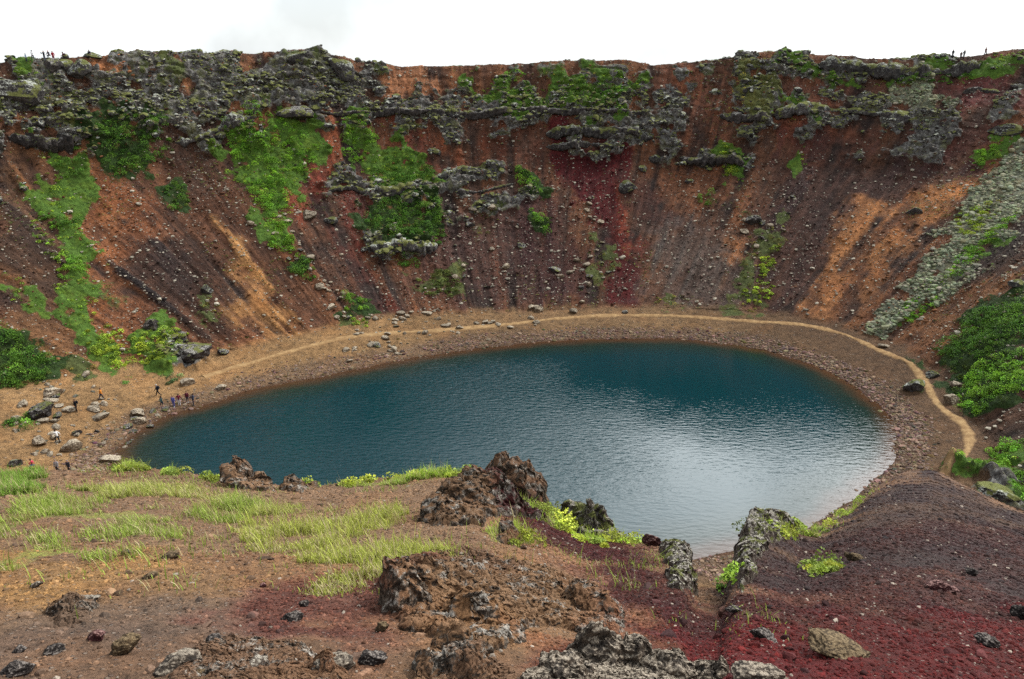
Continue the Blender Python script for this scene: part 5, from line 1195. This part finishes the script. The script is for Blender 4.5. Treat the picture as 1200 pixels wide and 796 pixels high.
def build_people():
    tmp = []; jobs = []
    for lab, wh, face, ht, pose, top, legs, hair, shoes, pack, short, hat in PEOPLE:
        if wh[0] == 'rim':
            a = azi(wh[1], 68); p = surf(a, float(ip(a, RI[0]))-wh[2])
        else:
            p = place(wh[1], wh[2])
        root = bpy.data.objects.new('person', None); COL.objects.link(root)
        root.location = p+np.array([0, 0, -.02]); root.rotation_euler = (0, 0, math.radians(face)); root.scale = (ht/1.72,)*3
        tag(root, lab, 'person', 'people on the crater rim' if wh[0] == 'rim' or 'rim boulder' in lab else 'people down by the lake')
        J = skeleton(pose)
        parts = [('body', body_caps(J), M_SKIN, .0085), ('jacket', jacket_caps(J), cloth(top), .017), ('trousers', trouser_caps(J, short), cloth(legs), .017),
                 ('cap' if hat else 'hair', hair_caps(J, hat), cloth(hair), .014), ('shoe', shoe_caps(J, 'L'), cloth(shoes), .012), ('shoe', shoe_caps(J, 'R'), cloth(shoes), .012)]
        if pack: parts.append(('backpack', pack_caps(J), cloth(pack), .017))
        for nm, caps, mat, vx in parts:
            o = bpy.data.objects.new(nm, cap_mesh(caps)); COL.objects.link(o)
            r = o.modifiers.new('r', 'REMESH'); r.mode = 'VOXEL'; r.voxel_size = vx; r.use_smooth_shade = True
            q = o.modifiers.new('s', 'SMOOTH'); q.iterations = 3 if nm != 'body' else 1; q.factor = .5
            tmp.append((o, root, mat, nm))
    dg = bpy.context.evaluated_depsgraph_get()
    for o, root, mat, nm in tmp:
        me = bpy.data.meshes.new_from_object(o.evaluated_get(dg)); me.materials.clear(); me.materials.append(mat); jobs.append((me, root, nm))
    for o, *_ in tmp:
        old = o.data; bpy.data.objects.remove(o); bpy.data.meshes.remove(old)
    for me, root, nm in jobs:
        me.name = nm; c = bpy.data.objects.new(nm, me); c.parent = root; COL.objects.link(c)
build_people()
# ------------------------------------------------------------------ daylight under thin cloud
SUN_AZ, SUN_EL = math.radians(62), math.radians(50)
def daylight():
    w = bpy.data.worlds.new('World'); scene.world = w; w.use_nodes = True; t = w.node_tree; t.nodes.clear()
    out = t.nodes.new('ShaderNodeOutputWorld'); bg = t.nodes.new('ShaderNodeBackground'); t.links.new(bg.outputs[0], out.inputs[0])
    sky = t.nodes.new('ShaderNodeTexSky'); sky.sky_type = 'NISHITA'; sky.sun_disc = False
    sky.sun_elevation = SUN_EL; sky.sun_rotation = SUN_AZ; sky.dust_density = 2.0
    hs = t.nodes.new('ShaderNodeHueSaturation'); hs.inputs['Saturation'].default_value = .7; t.links.new(sky.outputs[0], hs.inputs['Color'])
    tc = t.nodes.new('ShaderNodeTexCoord')
    no = t.nodes.new('ShaderNodeTexNoise'); no.inputs['Scale'].default_value = 2.2; no.inputs['Detail'].default_value = 6; t.links.new(tc.outputs['Generated'], no.inputs['Vector'])
    mr = t.nodes.new('ShaderNodeMapRange'); mr.inputs[1].default_value = .36; mr.inputs[2].default_value = .64; mr.inputs[3].default_value = .62; mr.inputs[4].default_value = 1.0; t.links.new(no.outputs[0], mr.inputs[0])
    # thin bright cloud round the hidden sun
    dt = t.nodes.new('ShaderNodeVectorMath'); dt.operation = 'DOT_PRODUCT'; t.links.new(tc.outputs['Generated'], dt.inputs[0])
    a, e = math.radians(33), math.radians(35); dt.inputs[1].default_value = (math.sin(a)*math.cos(e), math.cos(a)*math.cos(e), math.sin(e))
    gl = t.nodes.new('ShaderNodeMapRange'); gl.interpolation_type = 'SMOOTHSTEP'; gl.inputs[1].default_value = .80; gl.inputs[2].default_value = 1.0; gl.inputs[3].default_value = 0; gl.inputs[4].default_value = 34.0
    t.links.new(dt.outputs['Value'], gl.inputs[0])
    ad = t.nodes.new('ShaderNodeMath'); ad.operation = 'ADD'; ad.inputs[1].default_value = 9.0; t.links.new(gl.outputs[0], ad.inputs[0])
    cl = t.nodes.new('ShaderNodeMix'); cl.data_type = 'RGBA'; cl.blend_type = 'MULTIPLY'; cl.inputs[0].default_value = 1; cl.inputs[6].default_value = (.93, .98, 1.0, 1); n2 = t.nodes.new('ShaderNodeTexNoise'); n2.inputs['Scale'].default_value = 5.0; n2.inputs['Detail'].default_value = 5; t.links.new(tc.outputs['Generated'], n2.inputs['Vector'])
    m2 = t.nodes.new('ShaderNodeMapRange'); m2.inputs[1].default_value = .35; m2.inputs[2].default_value = .6; m2.inputs[3].default_value = .72; m2.inputs[4].default_value = 1.1; t.links.new(n2.outputs[0], m2.inputs[0])
    mu = t.nodes.new('ShaderNodeMath'); mu.operation = 'MULTIPLY'; t.links.new(ad.outputs[0], mu.inputs[0]); t.links.new(m2.outputs[0], mu.inputs[1]); t.links.new(mu.outputs[0], cl.inputs[7])
    sx = t.nodes.new('ShaderNodeSeparateXYZ'); t.links.new(tc.outputs['Generated'], sx.inputs[0])
    ez = t.nodes.new('ShaderNodeMapRange'); ez.inputs[1].default_value = .22; ez.inputs[2].default_value = .6; ez.inputs[3].default_value = 1.0; ez.inputs[4].default_value = .5; t.links.new(sx.outputs[2], ez.inputs[0])
    mf = t.nodes.new('ShaderNodeMath'); mf.operation = 'MULTIPLY'; t.links.new(mr.outputs[0], mf.inputs[0]); t.links.new(ez.outputs[0], mf.inputs[1])
    gf = t.nodes.new('ShaderNodeMath'); gf.operation = 'MULTIPLY_ADD'; gf.use_clamp = True; t.links.new(gl.outputs[0], gf.inputs[0]); gf.inputs[1].default_value = 1/60; t.links.new(mf.outputs[0], gf.inputs[2])
    mx = t.nodes.new('ShaderNodeMix'); mx.data_type = 'RGBA'; t.links.new(gf.outputs[0], mx.inputs[0]); t.links.new(hs.outputs[0], mx.inputs[6]); t.links.new(cl.outputs[2], mx.inputs[7])
    t.links.new(mx.outputs[2], bg.inputs[0]); bg.inputs[1].default_value = .085
    s = bpy.data.lights.new('sun', 'SUN'); s.energy = 1.5; s.angle = math.radians(10); s.color = (1, .97, .92)
    so = bpy.data.objects.new('sun', s); COL.objects.link(so)
    dv = -Vector((math.sin(SUN_AZ)*math.cos(SUN_EL), math.cos(SUN_AZ)*math.cos(SUN_EL), math.sin(SUN_EL)))
    so.rotation_euler = dv.to_track_quat('-Z', 'Y').to_euler(); so.location = (30, 60, 120)
daylight()
vs = scene.view_settings; vs.view_transform = 'Standard'; vs.look = 'None'; vs.exposure = 1.02; vs.gamma = 1.0; vs.use_curve_mapping = False
scene.display_settings.display_device = 'sRGB'
scene.render.engine = 'CYCLES'
scene.cycles.max_bounces = 6; scene.cycles.transparent_max_bounces = 8
scene.cycles.use_denoising = False
print('built')
